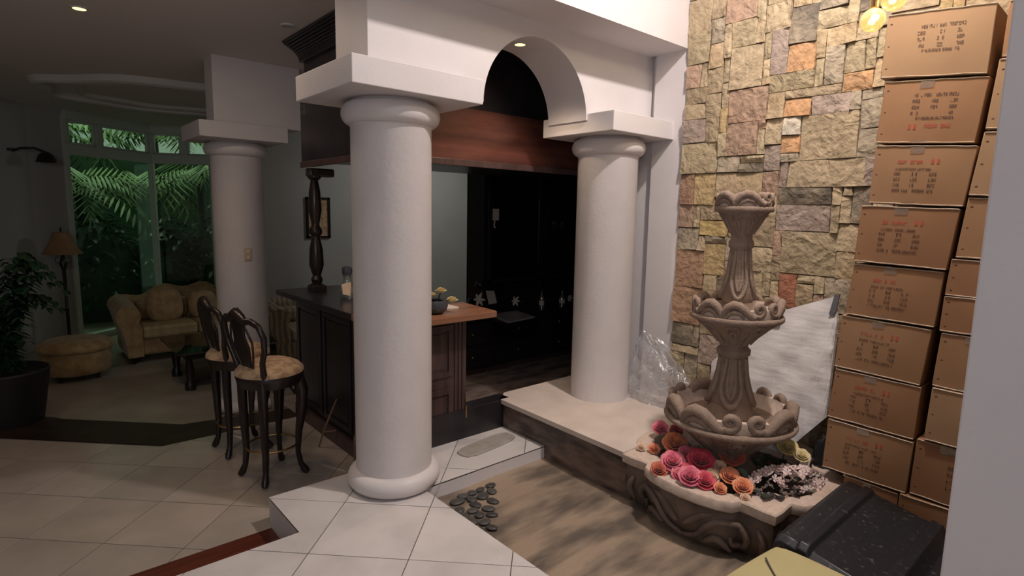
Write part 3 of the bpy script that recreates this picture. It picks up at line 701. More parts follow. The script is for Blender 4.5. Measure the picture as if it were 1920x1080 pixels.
for k, c in BX.items():
    x0 = 2.95+rb.uniform(-.006, .006); depth = .42
    cy = sum(p[0] for p in c)/4; zb = min(c[2][1], c[3][1])
    t = empty('cardboard_box', (x0, cy, zb), ordn[k], 'box', 'stacked cardboard boxes against the stone wall')
    (yl, ztl), (yr, ztr), (yr2, zbr), (yl2, zbl) = c
    sx = rb.uniform(-.004, .004)
    loc = lambda x, y, z: (x-x0, y-cy, z-zb)
    mb = MB()
    NU, NV = 6, 4
    def F(u, v, x=None, X0=x0):   # u 0..1 left to right as seen, v 0..1 bottom to top
        y = (yl2*(1-u)+yr2*u)*(1-v)+(yl*(1-u)+yr*u)*v; z = (zbl*(1-u)+zbr*u)*(1-v)+(ztl*(1-u)+ztr*u)*v
        return y, z
    bulge = rb.uniform(.002, .006)
    vs = []; fs = []
    for j in range(NV+1):
        for i in range(NU+1):
            u, v = i/NU, j/NV; y, z = F(u, v); vs.append(loc(x0-bulge*math.sin(math.pi*u)*math.sin(math.pi*v), y, z))
    nfv = len(vs)
    for j in range(NV):
        for i in range(NU): a = j*(NU+1)+i; fs.append((a, a+1, a+NU+2, a+NU+1))
    ring = list(range(NU+1))+[j*(NU+1)+NU for j in range(1, NV+1)]+[NV*(NU+1)+i for i in range(NU-1, -1, -1)]+[j*(NU+1) for j in range(NV-1, 0, -1)]
    for r_ in ring: vs.append((depth, vs[r_][1], vs[r_][2]))
    L = len(ring)
    for e in range(L): fs.append((ring[e], ring[(e+1) % L], nfv+(e+1) % L, nfv+e))
    fs.append(tuple(nfv+e for e in range(L)))
    mb.add(vs, fs); mb.build('carton', M['cardboard'][tone.get(k, rb.choice((0, 1, 2)))], t, smooth=30, bevel=.0035)
    def Pf(u, v, off=.0012):
        y, z = F(u, v); return loc(x0-off-bulge*math.sin(math.pi*u)*math.sin(math.pi*v), y, z)
    # raised cut edges of the flaps along top and bottom
    for vv in (0.012, .988):
        fe = MB(); fe.tube([Pf(i/10*.98+.01, vv+rb.uniform(-.006, .006), .001) for i in range(11)], .0029, 5)
        fe.build('flap_edge', M['flap'], t)
    if k in ('a2', 'a3', 'a4', 'a5', 'a7', 'a8', 'a6', 'b7', 'b9', 'a9'):
        tp = MB(); uc = .44 if k[0] == 'a' else .3; hw = .07
        for (va, vb) in ((.86, 1.0), (0, .05)):
            tp.add([Pf(uc-hw, va, .002), Pf(uc+hw, va+.01, .002), Pf(uc+hw, vb, .002), Pf(uc-hw, vb, .002)], [(0, 1, 2, 3)])
            tp.build('packing_tape', M['tape'], t, recalc=False); tp = MB()
    if k[0] == 'a' and k != 'a9':
        flip = k in ('a1', 'a2')
        def PP(u, v): return Pf(1-u, 1-v) if flip else Pf(u, v)
        ink = MB(); sh = 0.0
        glyphs(ink, PP, .25, .62, .585, .625, 17, .95)
        for ri, v in enumerate((.50, .405, .31)):
            for ca, cb, nn in ((.24, .31, 3), (.42, .49, 3 if ri else 1), (.60, .68, 3)): glyphs(ink, PP, ca, cb, v, v+.05, nn, .95)
        glyphs(ink, PP, .24, .67, .215, .265, 20, .8)
        ink.build('black_lettering', M['ink'], t, recalc=False)['kind'] = 'stuff'
        if k != 'a1':
            red = MB(); glyphs(red, PP, .26, .52, .70, .755, 8, .8)
            for u_ in (.60, .655):
                if k != 'a5': red.add([PP(u_, .70), PP(u_+.025, .70), PP(u_+.025, .78), PP(u_, .78)], [(0, 1, 2, 3)])
            red.build('red_lettering', M['red_ink'], t, recalc=False)['kind'] = 'stuff'
    elif k in ('b3', 'b7', 'b8', 'b9'):
        ink = MB()
        for v in (.62, .5, .38, .27): glyphs(ink, Pf, .32, .42, v, v+.06, 3, .9)
        ink.build('black_lettering', M['ink'], t, recalc=False)['kind'] = 'stuff'
        red = MB(); glyphs(red, Pf, .36, .52, .74, .80, 4, .9); red.build('red_lettering', M['red_ink'], t, recalc=False)['kind'] = 'stuff'
    # staple dents near the left edge
    sd = MB()
    for v in (.15, .5, .85): y, z = F(.05, v); sd.ball(loc(x0, y, z), .006, 6, 4, (.25, 1, .6))
    sd.build('flap_staple', M['ink'], t)['kind'] = 'stuff'
# ================================================================== WRAPPED PANEL, CLEAR BAG, BLACK BAG
def sheet(poly, plane, sub, amp, seed, mb=None, thick=.0):
    """crumpled sheet: triangulated fan grid over a polygon (y,z) with x from plane()"""
    r = random.Random(seed); mb = mb or MB()
    bm = bmesh.new(); vsx = [bm.verts.new((0, y, z)) for y, z in poly]; bm.faces.new(vsx)
    bmesh.ops.triangulate(bm, faces=bm.faces[:])
    for _ in range(sub): bmesh.ops.subdivide_edges(bm, edges=bm.edges[:], cuts=1, use_grid_fill=True); bmesh.ops.triangulate(bm, faces=bm.faces[:])
    bm.verts.ensure_lookup_table()
    vs = []
    for v in bm.verts:
        y, z = v.co.y, v.co.z
        n = amp*(math.sin(y*31+z*17+seed)+math.sin(z*43-y*23)*.6+math.sin((y+z)*70)*.35)+r.uniform(-amp, amp)*.5
        vs.append((plane(y, z)-n, y, z))
    fs = [tuple(v.index for v in f.verts) for f in bm.faces]; bm.free()
    mb.add(vs, fs); return mb
pl = lambda y, z: 3.10+(z-.2)*.28
t = empty('wrapped_panel', (3.2, 1.3, .2), 'white plastic-wrapped board leaning on the stone wall behind the fountain', 'panel')
poly = [(1.46, .945), (1.16, 1.075), (1.125, .95), (1.085, .45), (1.26, .21), (1.72, .21), (1.78, .60)]
pm_ = MB(); pm_.prism(poly, 0, .03, fn=lambda a, b, h: (pl(a, b)+.008+h-3.2, a-1.3, b-.2)); pm_.build('board', M['white_film'], t)
sh = sheet(poly, pl, 4, .006, 3); sh.v = [(x-3.2, y-1.3, z-.2) for x, y, z in sh.v]; sh.build('plastic_wrap', M['white_film'], t, smooth=60)
for (ya, yb, za, zb_) in ((1.41, 1.475, .885, .95), (1.135, 1.165, .99, 1.085)):
    d = MB(); d.hexa([(pl(y, z)+o_-3.2, y-1.3, z-.2) for o_ in (-.012, .0) for y, z in ((ya, za), (yb, za-.01), (yb-.01, zb_), (ya-.005, zb_+.01))]); tag(d.build('tape_patch', M['duct'], t), 'dark grey tape patch')
bg = sheet([(2.42, .20), (1.92, .20), (1.93, .44), (2.2, .66), (2.36, .69), (2.40, .60)], lambda y, z: 3.22+(z-.2)*.12, 4, .012, 9)
tag(bg.build('plastic_bag', M['clear_film'], None, smooth=35), 'crumpled clear plastic sheet standing between the column and the fountain', 'plastic bag')
bb = MB(); bb.ball((3.15, 1.06, .21), .12, 14, 9, (.55, .55, 1.25), fn=lambda t, p: 1+.12*math.sin(5*t+p*4)); bb.v = [(x, y, max(z, .204)) if False else (x, y, z) for x, y, z in bb.v]
tag(bb.build('black_bag', M['black_plastic'], None, smooth=50), 'black plastic bag squeezed between the wrapped board and boxes', 'bag')
# ================================================================== BLACK TOTE, YELLOW CUSHION
t = empty('storage_tote', (2.45, .5, ZP), 'scuffed black plastic tote with ribbed lid in front of the boxes', 'tote')
def Zt(y): return .315-(.84-y)*.20
bx = MB()
P_ = lambda x, y, z: (x-2.45, y-.5, z-ZP)
bx.hexa([P_(2.16, .78, ZP), P_(2.16, .10, ZP), P_(2.76, .10, ZP), P_(2.76, .78, ZP), P_(2.12, .81, Zt(.81)-.04), P_(2.12, .08, Zt(.08)-.04), P_(2.80, .08, Zt(.08)-.04), P_(2.80, .81, Zt(.81)-.04)])
bx.build('tub', M['black_plastic'], t, bevel=.02)
ld = MB()
prof = [(.86, -.05), (.85, -.015), (.83, .0), (.80, .003), (.775, .003), (.765, .016), (.735, .016), (.725, .001), (.52, .001), (.51, .016), (.475, .016), (.465, .0), (.44, -.022), (.10, -.022), (.06, -.04)]
vs = []
for y, dz in prof:
    for x in (2.085, 2.11, 2.79, 2.815):
        e = -.02 if x in (2.085, 2.815) else 0
        vs.append(P_(x, y, Zt(y)+dz+e))
fs = [(i*4+j, i*4+j+1, i*4+j+5, i*4+j+4) for i in range(len(prof)-1) for j in range(3)]
nb = len(vs); vs += [(v[0], v[1], v[2]-.02) for v in vs]
fs += [tuple(nb+i for i in reversed(f)) for f in fs]
bd = [j for j in range(4)]+[i*4+3 for i in range(1, len(prof))]+[(len(prof)-1)*4+j for j in (2, 1, 0)]+[i*4 for i in range(len(prof)-2, 0, -1)]
fs += [(bd[i], bd[(i+1) % len(bd)], nb+bd[(i+1) % len(bd)], nb+bd[i]) for i in range(len(bd))]
ld.add(vs, fs); ld.build('lid', M['dusty_plastic'], t, smooth=30, bevel=.004)
t = empty('floor_cushion', (1.85, .6, ZP), 'pale yellow cloth cushion in the bottom right with a black cord on it', 'cushion')
NX, NY_ = 14, 14; vs = []; fs = []
A_, B_, C_, D_ = Vector((2.055, .83, .30)), Vector((2.08, .28, .30)), Vector((1.60, .28, .20)), Vector((1.60, .93, .235))
def cush(u, v): return (A_*(1-u)+B_*u)*(1-v)+(D_*(1-u)+C_*u)*v
for j in range(NY_+1):
    for i in range(NX+1):
        u, v = i/NX, j/NY_; p = cush(u, v); e = min(u, 1-u, v, 1-v); p = p+Vector((0, 0, .012*min(1, e*6)+.004*math.sin(u*9+v*5)-(.012 if e == 0 else 0))); vs.append((p.x-1.85, p.y-.6, p.z-ZP))
for j in range(NY_):
    for i in range(NX): a = j*(NX+1)+i; fs.append((a, a+1, a+NX+2, a+NX+1))
ring = list(range(NX+1))+[j*(NX+1)+NX for j in range(1, NY_+1)]+[NY_*(NX+1)+i for i in range(NX-1, -1, -1)]+[j*(NX+1) for j in range(NY_-1, 0, -1)]
nb = len(vs)
for z in (.0,):
    for r_ in ring: vs.append((vs[r_][0]*.97, vs[r_][1]*.97, z))
for e in range(len(ring)): fs.append((ring[e], ring[(e+1) % len(ring)], nb+(e+1) % len(ring), nb+e))
fs.append(tuple(nb+e for e in range(len(ring))))
cmb = MB(); cmb.add(vs, fs); cmb.build('cushion_body', M['yellow'], t, smooth=60, bevel=.01)
cd = MB(); cp = []
for k in range(25):
    s = k/24; u = .08+.55*s; v = .28+.35*math.sin(s*2.4)-.25*s; p = cush(u, v); cp.append((p.x, p.y, p.z+.014+.004*math.sin(u*9+v*5)))
cd.tube(cp, .0032, 6); tag(cd.build('cord', M['cord'], None, smooth=80), 'thin dark cord curving over the yellow cushion', 'cord')
# ================================================================== FLOWERS IN THE BASIN
def rose_mb(seed, opened=1.0):
    r = random.Random(seed); mb = MB(); lay = [(2, .10, .62, 0), (3, .20, .72, .10), (4, .36, .78, .2), (5, .54, .74, .3), (6, .74, .62, .45), (7, .98, .42, .75)]
    for li, (n, rad, hgt, tilt) in enumerate(lay):
        for k in range(n):
            a0 = 2*math.pi*(k+li*.37)/n+r.uniform(-.15, .15); span = 2*math.pi/n*.72; NU, NV = 4, 3; vs = []; fs = []
            for j in range(NV+1):
                v = j/NV
                for i in range(NU+1):
                    u = i/NU*2-1; a = a0+u*span*(1-.1*v)
                    rr = rad*(.35+.65*v**(.7))*opened*(1+.06*math.cos(u*3)); curl = tilt*(v**3)*.45
                    z = hgt*v*(1-.16*u*u)-curl*hgt*.5; rr += curl*.35+r.uniform(-.015, .015)
                    vs.append((rr*math.cos(a), rr*math.sin(a), z))
            for j in range(NV):
                for i in range(NU): a = j*(NU+1)+i; fs.append((a, a+1, a+NU+2, a+NU+1))
            mb.add(vs, fs)
    return mb
def rose(loc, size, m, label, tilt, seed, opened=1.0, name='rose'):
    t = empty(name, loc, label, 'flower'); t.rotation_euler = (tilt[0], tilt[1], 0); ca, sa = math.cos(tilt[2]), math.sin(tilt[2])
    mb = rose_mb(seed, opened); mb.v = [((x*ca-y*sa)*size, (x*sa+y*ca)*size, z*size) for x, y, z in mb.v]
    o = mb.build('petals', M[m], t, smooth=70, recalc=False)
    so = o.modifiers.new('thick', 'SOLIDIFY'); so.thickness = .0012
    s = MB(); s.tube([(0, 0, 0), (0, 0, -size*.6), (.004, 0, -max(.04, loc[2]-.105))], [.004, .0028, .0025], 6)
    for k in range(5):
        a = k*1.257; s.add([(0, 0, 0), (size*.45*math.cos(a-.3), size*.45*math.sin(a-.3), -.002), (size*1.05*math.cos(a), size*1.05*math.sin(a), size*.05), (size*.45*math.cos(a+.3), size*.45*math.sin(a+.3), -.002)], [(0, 1, 2, 3)])
    s.build('stem_and_sepals', M['leaf'], t, smooth=60, recalc=False)
    return t
toc = (.35, -.45, 0)
RO = [((2.77, 1.83, .24), .036, 'p_pink', 'small pink rose at the back left of the basin', .1), ((2.83, 1.76, .23), .03, 'p_dark', 'dark crimson bud tucked under the large bowl', .3),
 ((2.66, 1.66, .225), .052, 'p_orange', 'large orange-pink rose, topmost of the big blooms', .2), ((2.57, 1.73, .20), .026, 'p_orange', 'small orange bud at the left tip of the basin', .5),
 ((2.535, 1.79, .20), .02, 'p_peach', 'tiny peach bud at the far left corner of the basin', .6), ((2.455, 1.535, .225), .047, 'p_pink', 'open pink rose with a pale edge at the left of the group', .0),
 ((2.585, 1.535, .235), .036, 'p_pink', 'small pink rose between the orange and the pink blooms', .4), ((2.56, 1.44, .235), .052, 'p_crim', 'large bright crimson rose in the middle of the basin', .1),
 ((2.395, 1.40, .215), .044, 'p_pink', 'magenta rose against the front rim', .2), ((2.43, 1.34, .205), .040, 'p_crim', 'lower crimson rose touching the front rim', .5),
 ((2.46, 1.45, .20), .038, 'p_crim', 'half hidden crimson rose beneath the bright one', .7), ((2.38, 1.565, .195), .034, 'p_coral', 'red rose partly hidden by the left rim', .3),
 ((2.74, 1.37, .235), .052, 'p_coral', 'dull coral red rose close to the fountain foot', .2), ((2.60, 1.36, .225), .026, 'p_peach', 'peach bud between the crimson and coral roses', .1),
 ((2.545, 1.275, .22), .037, 'p_orange', 'orange bloom left of the dark leaves', .3), ((2.50, 1.185, .215), .036, 'p_orange', 'rightmost orange bloom beside the dark leaves', .0),
 ((2.43, 1.26, .20), .024, 'p_orange', 'small orange bud low on the front rim', .6), ((2.46, 1.15, .19), .018, 'p_peach', 'pale peach bud in the front corner of the basin', .2),
 ((2.49, 1.485, .185), .040, 'p_crim', 'deep crimson rose squeezed between the open pink rose and the bright one', .4), ((2.50, 1.34, .21), .030, 'p_peach', 'pale orange half-open bud left of the orange bloom', .5),
 ((2.42, 1.47, .19), .036, 'p_pink', 'magenta-pink rose low against the left front rim', .8), ((3.0, 1.20, .27), .042, 'p_yellow', 'amber yellow bloom under the right side of the large bowl', .3), ((3.0, 1.125, .25), .032, 'p_cream', 'pale yellow bloom behind the blush blossoms', .1)]
for k, (lc_, sz, m_, lb_, sd_) in enumerate(RO):
    rose((lc_[0], lc_[1], lc_[2]+.018), sz*1.2, m_, lb_, (.30+sd_*.2, -.50+sd_*.15, sd_*11), 40+k, 1.0)
# blush blossom spray
t = empty('blossom_spray', (2.76, 1.10, .12), 'spray of small pink and white blossoms in the right lobe of the basin', 'flowers')
bm_ = MB()
for k in range(5):
    a = k*1.257; vs = [(0, 0, 0)]
    for i in range(5):
        q = (i/4-.5)*1.15; rr = .0225*(1-.25*abs(q)); vs.append((rr*math.cos(a+q*.8), rr*math.sin(a+q*.8), .006-.004*abs(q)))
    bm_.add(vs, [(0, 1, 2), (0, 2, 3), (0, 3, 4), (0, 4, 5)])
bm_.ball((0, 0, .002), .004, 6, 4)
b0 = bm_.build('blossom', M['p_white'], t, smooth=60, recalc=False)
rf_ = random.Random(3); pts = []
while len(pts) < 95:
    x, y = rf_.uniform(-.21, .23), rf_.uniform(-.14, .12)
    e = ((x+y*.4)/.21)**2+((y+.35*x*.3)/.125)**2
    if e > 1: continue
    z = .145*math.sqrt(max(0, 1-e*.75))+.01
    if all(math.dist((x, y), (p[0], p[1])) > .0205 for p in pts): pts.append((x, y, z))
    elif rf_.random() < .002: pts.append((x, y, z))
for k, p in enumerate(pts):
    o = b0 if k == 0 else b0.copy()
    if k: COL.objects.link(o); o.parent = t
    o.location = p; o.rotation_euler = (p[1]*-5+.35, p[0]*4-.35, rf_.uniform(0, 6))
def leaf_poly(mb, base, tip, wd, droop=.02):
    b = Vector(base); e = Vector(tip); d = e-b; s = d.cross(Vector((0, 0, 1)))
    if s.length < 1e-6: s = Vector((1, 0, 0))
    s.normalize(); n = 5; vs = []
    for i in range(n+1):
        q = i/n; c = b+d*q+Vector((0, 0, droop*math.sin(math.pi*q))); w_ = wd*math.sin(math.pi*min(1, q*.93+.05))**.8
        vs += [c-s*w_, c-Vector((0, 0, w_*.25)), c+s*w_]
    mb.add(vs, [(i*3+j, i*3+j+1, i*3+j+4, i*3+j+3) for i in range(n) for j in (0, 1)])
g = MB(); g.tube([(0, 0, 0), (0, 0, .1)], .004, 6); g.build('stem', M['leaf'], t)
for (b_, e_, w_, mk) in [((2.66, 1.12, .17), (2.50, 1.08, .225), .035, 'leaf'), ((2.66, 1.1, .16), (2.56, 1.03, .225), .03, 'leaf'), ((2.72, 1.08, .15), (2.66, .99, .225), .035, 'leaf'),
        ((2.78, 1.08, .15), (2.74, .965, .225), .038, 'leaf_sage'), ((2.85, 1.08, .15), (2.86, .975, .225), .03, 'leaf_sage'), ((2.62, 1.15, .18), (2.52, 1.14, .225), .03, 'leaf'), ((2.9, 1.12, .16), (2.97, 1.0, .2), .03, 'leaf'),
        ((2.64, 1.22, .2), (2.66, 1.30, .245), .02, 'leaf_sage')]:
    l = MB(); leaf_poly(l, (b_[0]-2.76, b_[1]-1.10, b_[2]-.12), (e_[0]-2.76, e_[1]-1.10, e_[2]-.12), w_); l.build('leaf', M[mk], t, smooth=60, recalc=False)
fo = MB(); rl = random.Random(8)
for k in range(90):
    a = rl.uniform(0, 6.28); rr = rl.uniform(.15, .30); x, y = CX+rr*math.cos(a), CY+rr*math.sin(a); a2 = rl.uniform(0, 6.28)
    leaf_poly(fo, (x, y, .12), (x+.06*math.cos(a2), y+.06*math.sin(a2), rl.uniform(.13, .175)), .018)
tag(fo.build('foliage', M['leaf'], None, smooth=60, recalc=False), 'dark green leaf mass filling the stone basin under the flowers', 'foliage', kind='stuff')
# ================================================================== BAR
t = empty('bar_cabinet', (1.62, 2.95, ZM), 'dark panelled bar cabinet behind the central column', 'cabinet')
bc = MB(); bc.box((.015, .02, 0), (.55, 1.52, .985)); bc.build('carcass', M['black_wood'], t)
def panel(mb_parent, x0, x1, z0, z1, y, m, axis='x', sgn=-1):
    b = MB(); w_ = .035
    if axis == 'x':
        b.box((x0, y-.012, z0), (x0+w_, y, z1)); b.box((x1-w_, y-.012, z0), (x1, y, z1)); b.box((x0+w_, y-.012, z0), (x1-w_, y, z0+w_)); b.box((x0+w_, y-.012, z1-w_), (x1-w_, y, z1)); b.box((x0+w_+.02, y-.006, z0+w_+.02), (x1-w_-.02, y, z1-w_-.02))
    else:
        b.box((y-.012, x0, z0), (y, x0+w_, z1)); b.box((y-.012, x1-w_, z0), (y, x1, z1)); b.box((y-.012, x0+w_, z0), (y, x1-w_, z0+w_)); b.box((y-.012, x0+w_, z1-w_), (y, x1-w_, z1)); b.box((y-.006, x0+w_+.02, z0+w_+.02), (y, x1-w_-.02, z1-w_-.02))
    return b.build('door_panel', m, mb_parent, bevel=.003)
for k in range(3): panel(t, .05+k*.49, .50+k*.49, .14, .93, .015, M['black_wood'], 'y')
pl_ = MB(); pl_.box((-.01, -.0, 0), (.02, 1.53, .10)); pl_.box((-.012, 0, .085), (.0, 1.53, .105)); pl_.build('plinth', M['dark_wood'], t)
ff = MB(); ff.box((0.0, 0.0, .16), (.565, .03, .985)); ff.build('front_face', M['dark_wood'], t)
for k in range(1): panel(t, .02, .455, .60, .94, 0, M['dark_wood']); panel(t, .02, .455, .20, .52, 0, M['dark_wood'])
for xx in (.47, .50, .53): q = MB(); q.box((xx, -.008, .17), (xx+.022, 0, .98)); q.build('pilaster_rib', M['dark_wood'], t, bevel=.003)
hb = MB(); hb.tube([(.558, -.014, .30), (.558, -.014, .38)], .007, 8); hb.build('hinge', M['brass'], t); hb = MB(); hb.tube([(.558, -.014, .41), (.558, -.014, .43)], .006, 8); hb.build('hinge', M['brass'], t)
ct = MB(); ct.prism([(1.50, 2.785), (2.31, 2.785), (2.34, 3.20), (2.16, 3.20), (1.50, 3.20)], .825, .868)
tag(ct.build('worktop', M['oak_top'], None, bevel=.008), 'worn reddish wooden bar top with a tapered end beside the column', 'counter')
ct = MB(); ct.prism([(1.50, 3.205), (2.14, 3.205), (2.14, 4.52), (1.50, 4.52)], .825, .868)
tag(ct.build('worktop', M['black_wood'], None, bevel=.008), 'glossy black bar top running back beneath the turned post', 'counter')
# turned post
t = empty('turned_post', (1.735, 4.28, .868), 'dark turned wooden post standing on the black bar top', 'post')
pr = [(.055, 0), (.055, .05), (.035, .06), (.045, .09), (.03, .12), (.055, .20), (.05, .32), (.03, .42), (.048, .445), (.048, .475), (.03, .50), (.03, .52), (.05, .62), (.042, .76), (.028, .84), (.05, .86), (.055, .93)]
q = MB(); q.lathe(pr, seg=20); q.build('spindle', M['stool_wood'], t, smooth=40)
q = MB(); q.box((-.055, -.055, 0), (.055, .055, .045)); q.build('base_block', M['stool_wood'], t, bevel=.004)
q = MB(); q.box((-.05, -.05, .87), (.14, .05, .93)); q.build('cap_block', M['stool_wood'], t, bevel=.01)
# canopy
t = empty('bar_canopy', (1.6, 3.05, 1.80), 'dark mahogany canopy with crown moulding hanging over the bar', 'canopy')
q = MB(); q.box((0, 0, 0), (2.9, .08, .36)); q.build('front_board', M['canopy_wood'], t, bevel=.006)
q = MB(); q.box((0, .0, 0), (.08, 1.12, .36)); q.build('side_board', M['black_wood'], t, bevel=.004)
q = MB(); q.box((.03, .03, .36), (2.87, 1.10, .865)); q.box((.08, .08, .03), (2.85, 1.10, .06)); q.build('inner_box', M['black_wood'], t)
q = MB()
for k_ in range(9):
    a_ = k_/8*math.pi/2; o_ = .075*(1-math.cos(a_)); za = .72+.13*k_/9
    q.box((-o_, -o_, za), (2.9, 1.12+o_, za+.0155))
q.box((-.085, -.085, .848), (2.9, 1.20, .866))
q.build('crown_moulding', M['black_wood'], t, bevel=.006)
q = MB(); q.box((-.01, -.012, -.012), (2.9, .0, .03)); q.box((-.012, -.012, -.012), (0, 1.12, .03)); q.build('lower_moulding', M['dark_wood'], t, bevel=.004)
# back bar and hutch
t = empty('back_bar_cabinet', (3.0, 4.50, ZM), 'black base cabinet with brass knobs at the back of the bar', 'cabinet')
q = MB(); q.box((.05, 0, .06), (3.2, .6, .56)); q.build('carcass', M['black_wood'], t)
q = MB(); q.box((0.0, -.04, .56), (3.25, .62, .59)); q.build('worktop', M['black_wood'], t, bevel=.006)
q = MB(); q.box((.05, .02, 0), (3.2, .05, .06)); q.build('toe_kick', M['dark_wood'], t)
for k in range(5):
    for (za, zb_) in ((.09, .30), (.32, .54)):
        d = MB(); d.box((.1+k*.62, -.018, za), (.68+k*.62, 0, zb_)); dr = d.build('drawer', M['black_wood'], t, bevel=.004)
        kn = MB(); kn.ball((.39+k*.62, -.034, (za+zb_)/2), .014, 10, 7); kn.tube([(.39+k*.62, -.018, (za+zb_)/2), (.39+k*.62, -.03, (za+zb_)/2)], .006, 8); kn.build('knob', M['brass'], dr, smooth=80)
t = empty('hutch', (3.70, 4.70, .432), 'tall black carved hutch with glass doors behind the bar', 'cabinet')
q = MB(); q.box((0, 0, .0), (.05, .3, 2.22)); q.box((2.5, 0, 0), (2.55, .3, 2.22)); q.box((0, .27, 0), (2.55, .3, 2.22)); q.box((0, 0, 1.75), (2.55, .3, 2.22)); q.box((.84, 0, 0), (.88, .3, 1.75)); q.box((1.68, 0, 0), (1.72, .3, 1.75))
q.build('carcass', M['black_wood'], t, bevel=.004)
for z in (.35, .75, 1.12): q = MB(); q.box((.05, .03, z), (2.5, .27, z+.02)); q.build('shelf', M['black_wood'], t)
for k in range(3):
    x0 = .05+k*.84; d = MB(); d.box((x0, -.02, .3), (x0+.05, 0, 1.73)); d.box((x0+.73, -.02, .3), (x0+.78, 0, 1.73)); d.box((x0, -.02, 1.65), (x0+.78, 0, 1.73)); d.box((x0, -.02, .3), (x0+.78, 0, .36))
    dd = d.build('door_frame', M['black_wood'], t, bevel=.004); gl = MB(); gl.box((x0+.05, -.012, .36), (x0+.73, -.008, 1.65)); gl.build('pane', M['cab_glass'], dd)
q = MB(); q.box((-.05, -.05, 1.75), (2.6, .02, 1.81)); q.box((-.08, -.08, 1.81), (2.62, .02, 1.86)); q.build('cornice', M['black_wood'], t, bevel=.008)
q = MB(); q.tube([(.02, .06, .045), (-.06, .06, .12), (-.12, .06, .13), (-.14, .06, .07), (-.2, .06, .045)], .035, 8); q.ball((-.03, .02, .30), .05, 10, 7); q.build('carved_bracket', M['black_wood'], t, smooth=70)
# glasses and bottles
gm = MB(); gm.lathe([(.03, 0), (.03, .004), (.004, .01), (.004, .08), (.025, .10), (.034, .14), (.03, .19)], seg=14, caps=False); g0 = gm.build('wine_glass', M['bottle'], None, smooth=60)
gpos = [(4.62, 4.85, 1.1795), (4.75, 4.85, 1.1795), (4.88, 4.85, 1.1795), (5.02, 4.85, 1.1795), (4.50, 4.85, 1.5495), (4.62, 4.85, 1.5495), (4.74, 4.85, 1.5495), (4.86, 4.85, 1.5495), (4.98, 4.85, 1.5495)]
for k, p in enumerate(gpos):
    o = g0 if k == 0 else g0.copy()
    if k: COL.objects.link(o)
    o.location = (p[0], p[1], p[2]+.021); tag(o, 'small clear stemmed glass, %s from the left on the %s hutch shelf' % (('first', 'second', 'third', 'fourth', 'fifth')[k if k < 4 else k-4], 'lower' if k < 4 else 'upper'), 'glass', 'glasses in the hutch')
def bottle(loc, h, r, m, label):
    q = MB(); q.lathe([(r, 0), (r, h*.55), (r*.8, h*.64), (r*.32, h*.74), (r*.30, h*.95), (r*.36, h*.96), (r*.36, h)], seg=16); t = empty('bottle', loc, label, 'bottle'); q.build('glass_body', m, t, smooth=50)
    l = MB(); l.lathe([(r*1.02, h*.15), (r*1.02, h*.42)], seg=16, caps=False); l.build('paper_label', M['card'], t, smooth=80)
    c = MB(); c.lathe([(r*.38, h*.96), (r*.38, h*1.04), (r*.2, h*1.045)], seg=12); c.build('cap', M['ceramic'], t, smooth=50)
bottle((4.45, 4.58, .43), .20, .03, M['bottle'], 'short clear bottle with a pale label on the back bar')
bottle((4.78, 4.58, .43), .17, .035, M['bottle'], 'squat bottle with a beige label near the right column')
# hanging tag, starfish-like ornament, frame and plates
t = empty('paper_tag', (3.80, 4.68, 1.36), 'cream paper tag hanging on the dark hutch door', 'tag')
q = MB(); q.box((0, 0, .05), (.085, .004, .17)); q.build('card_sheet', M['card'], t); q = MB(); q.tube([(.03, .0, .05), (.02, 0, .0), (.035, 0, -.03)], .008, 6); q.build('ribbon', M['card'], t)
t = empty('picture_card', (3.72, 4.62, .53), 'small white card propped behind the flowers on the back bar', 'card')
q = MB(); q.hexa([(0, 0, 0), (.13, .03, 0), (.13, .04, 0), (0, .01, 0), (0, .05, .14), (.13, .08, .125), (.13, .09, .125), (0, .06, .14)]); q.build('card_sheet', M['card'], t)
def star(loc, s, m, label, seed):
    q = MB(); r = random.Random(seed)
    t = empty('ornament', loc, label, 'ornament')
    for k in range(6):
        a = k*1.05+r.uniform(-.2, .2); q.tube([(0, 0, 0), (s*.5*math.cos(a), -.01, s*.5*math.sin(a)), (s*math.cos(a), -.02, s*math.sin(a))], [s*.2, s*.24, s*.08], 7)
    q.ball((0, -.01, 0), s*.25, 8, 6); q.build('blossom_head', m, t, smooth=70)
    b = MB(); b.tube([(0, 0, 0), (0, .0, -s*1.3)], .005, 6); b.build('stem', M['leaf'], t)
star((3.56, 4.60, .60), .075, M['card'], 'dull pale artificial flower left of the card on the back bar', 1)
star((4.88, 4.56, .36), .075, M['p_cream'], 'cream star-shaped ornament low beside the right column', 2)
star((4.06, 4.60, .54), .06, M['card'], 'pale flower in the middle of the back bar', 4)
star((4.9, 4.58, .50), .045, M['card'], 'small cream ornament above the star-shaped one', 6)
q = MB(); q.prism([(3.64, 4.50), (4.02, 4.52), (3.93, 4.14), (3.52, 4.08)], .435, .452)
t = empty('marble_board', (0, 0, 0), 'grey marble board lying on a pulled-out tray of the low back bar cabinet', 'board'); q.build('slab', M['marble'], t, bevel=.004)
q = MB(); q.prism([(3.60, 4.52), (3.98, 4.53), (3.92, 4.18), (3.56, 4.14)], .40, .434); q.build('tray', M['black_wood'], t, bevel=.003)
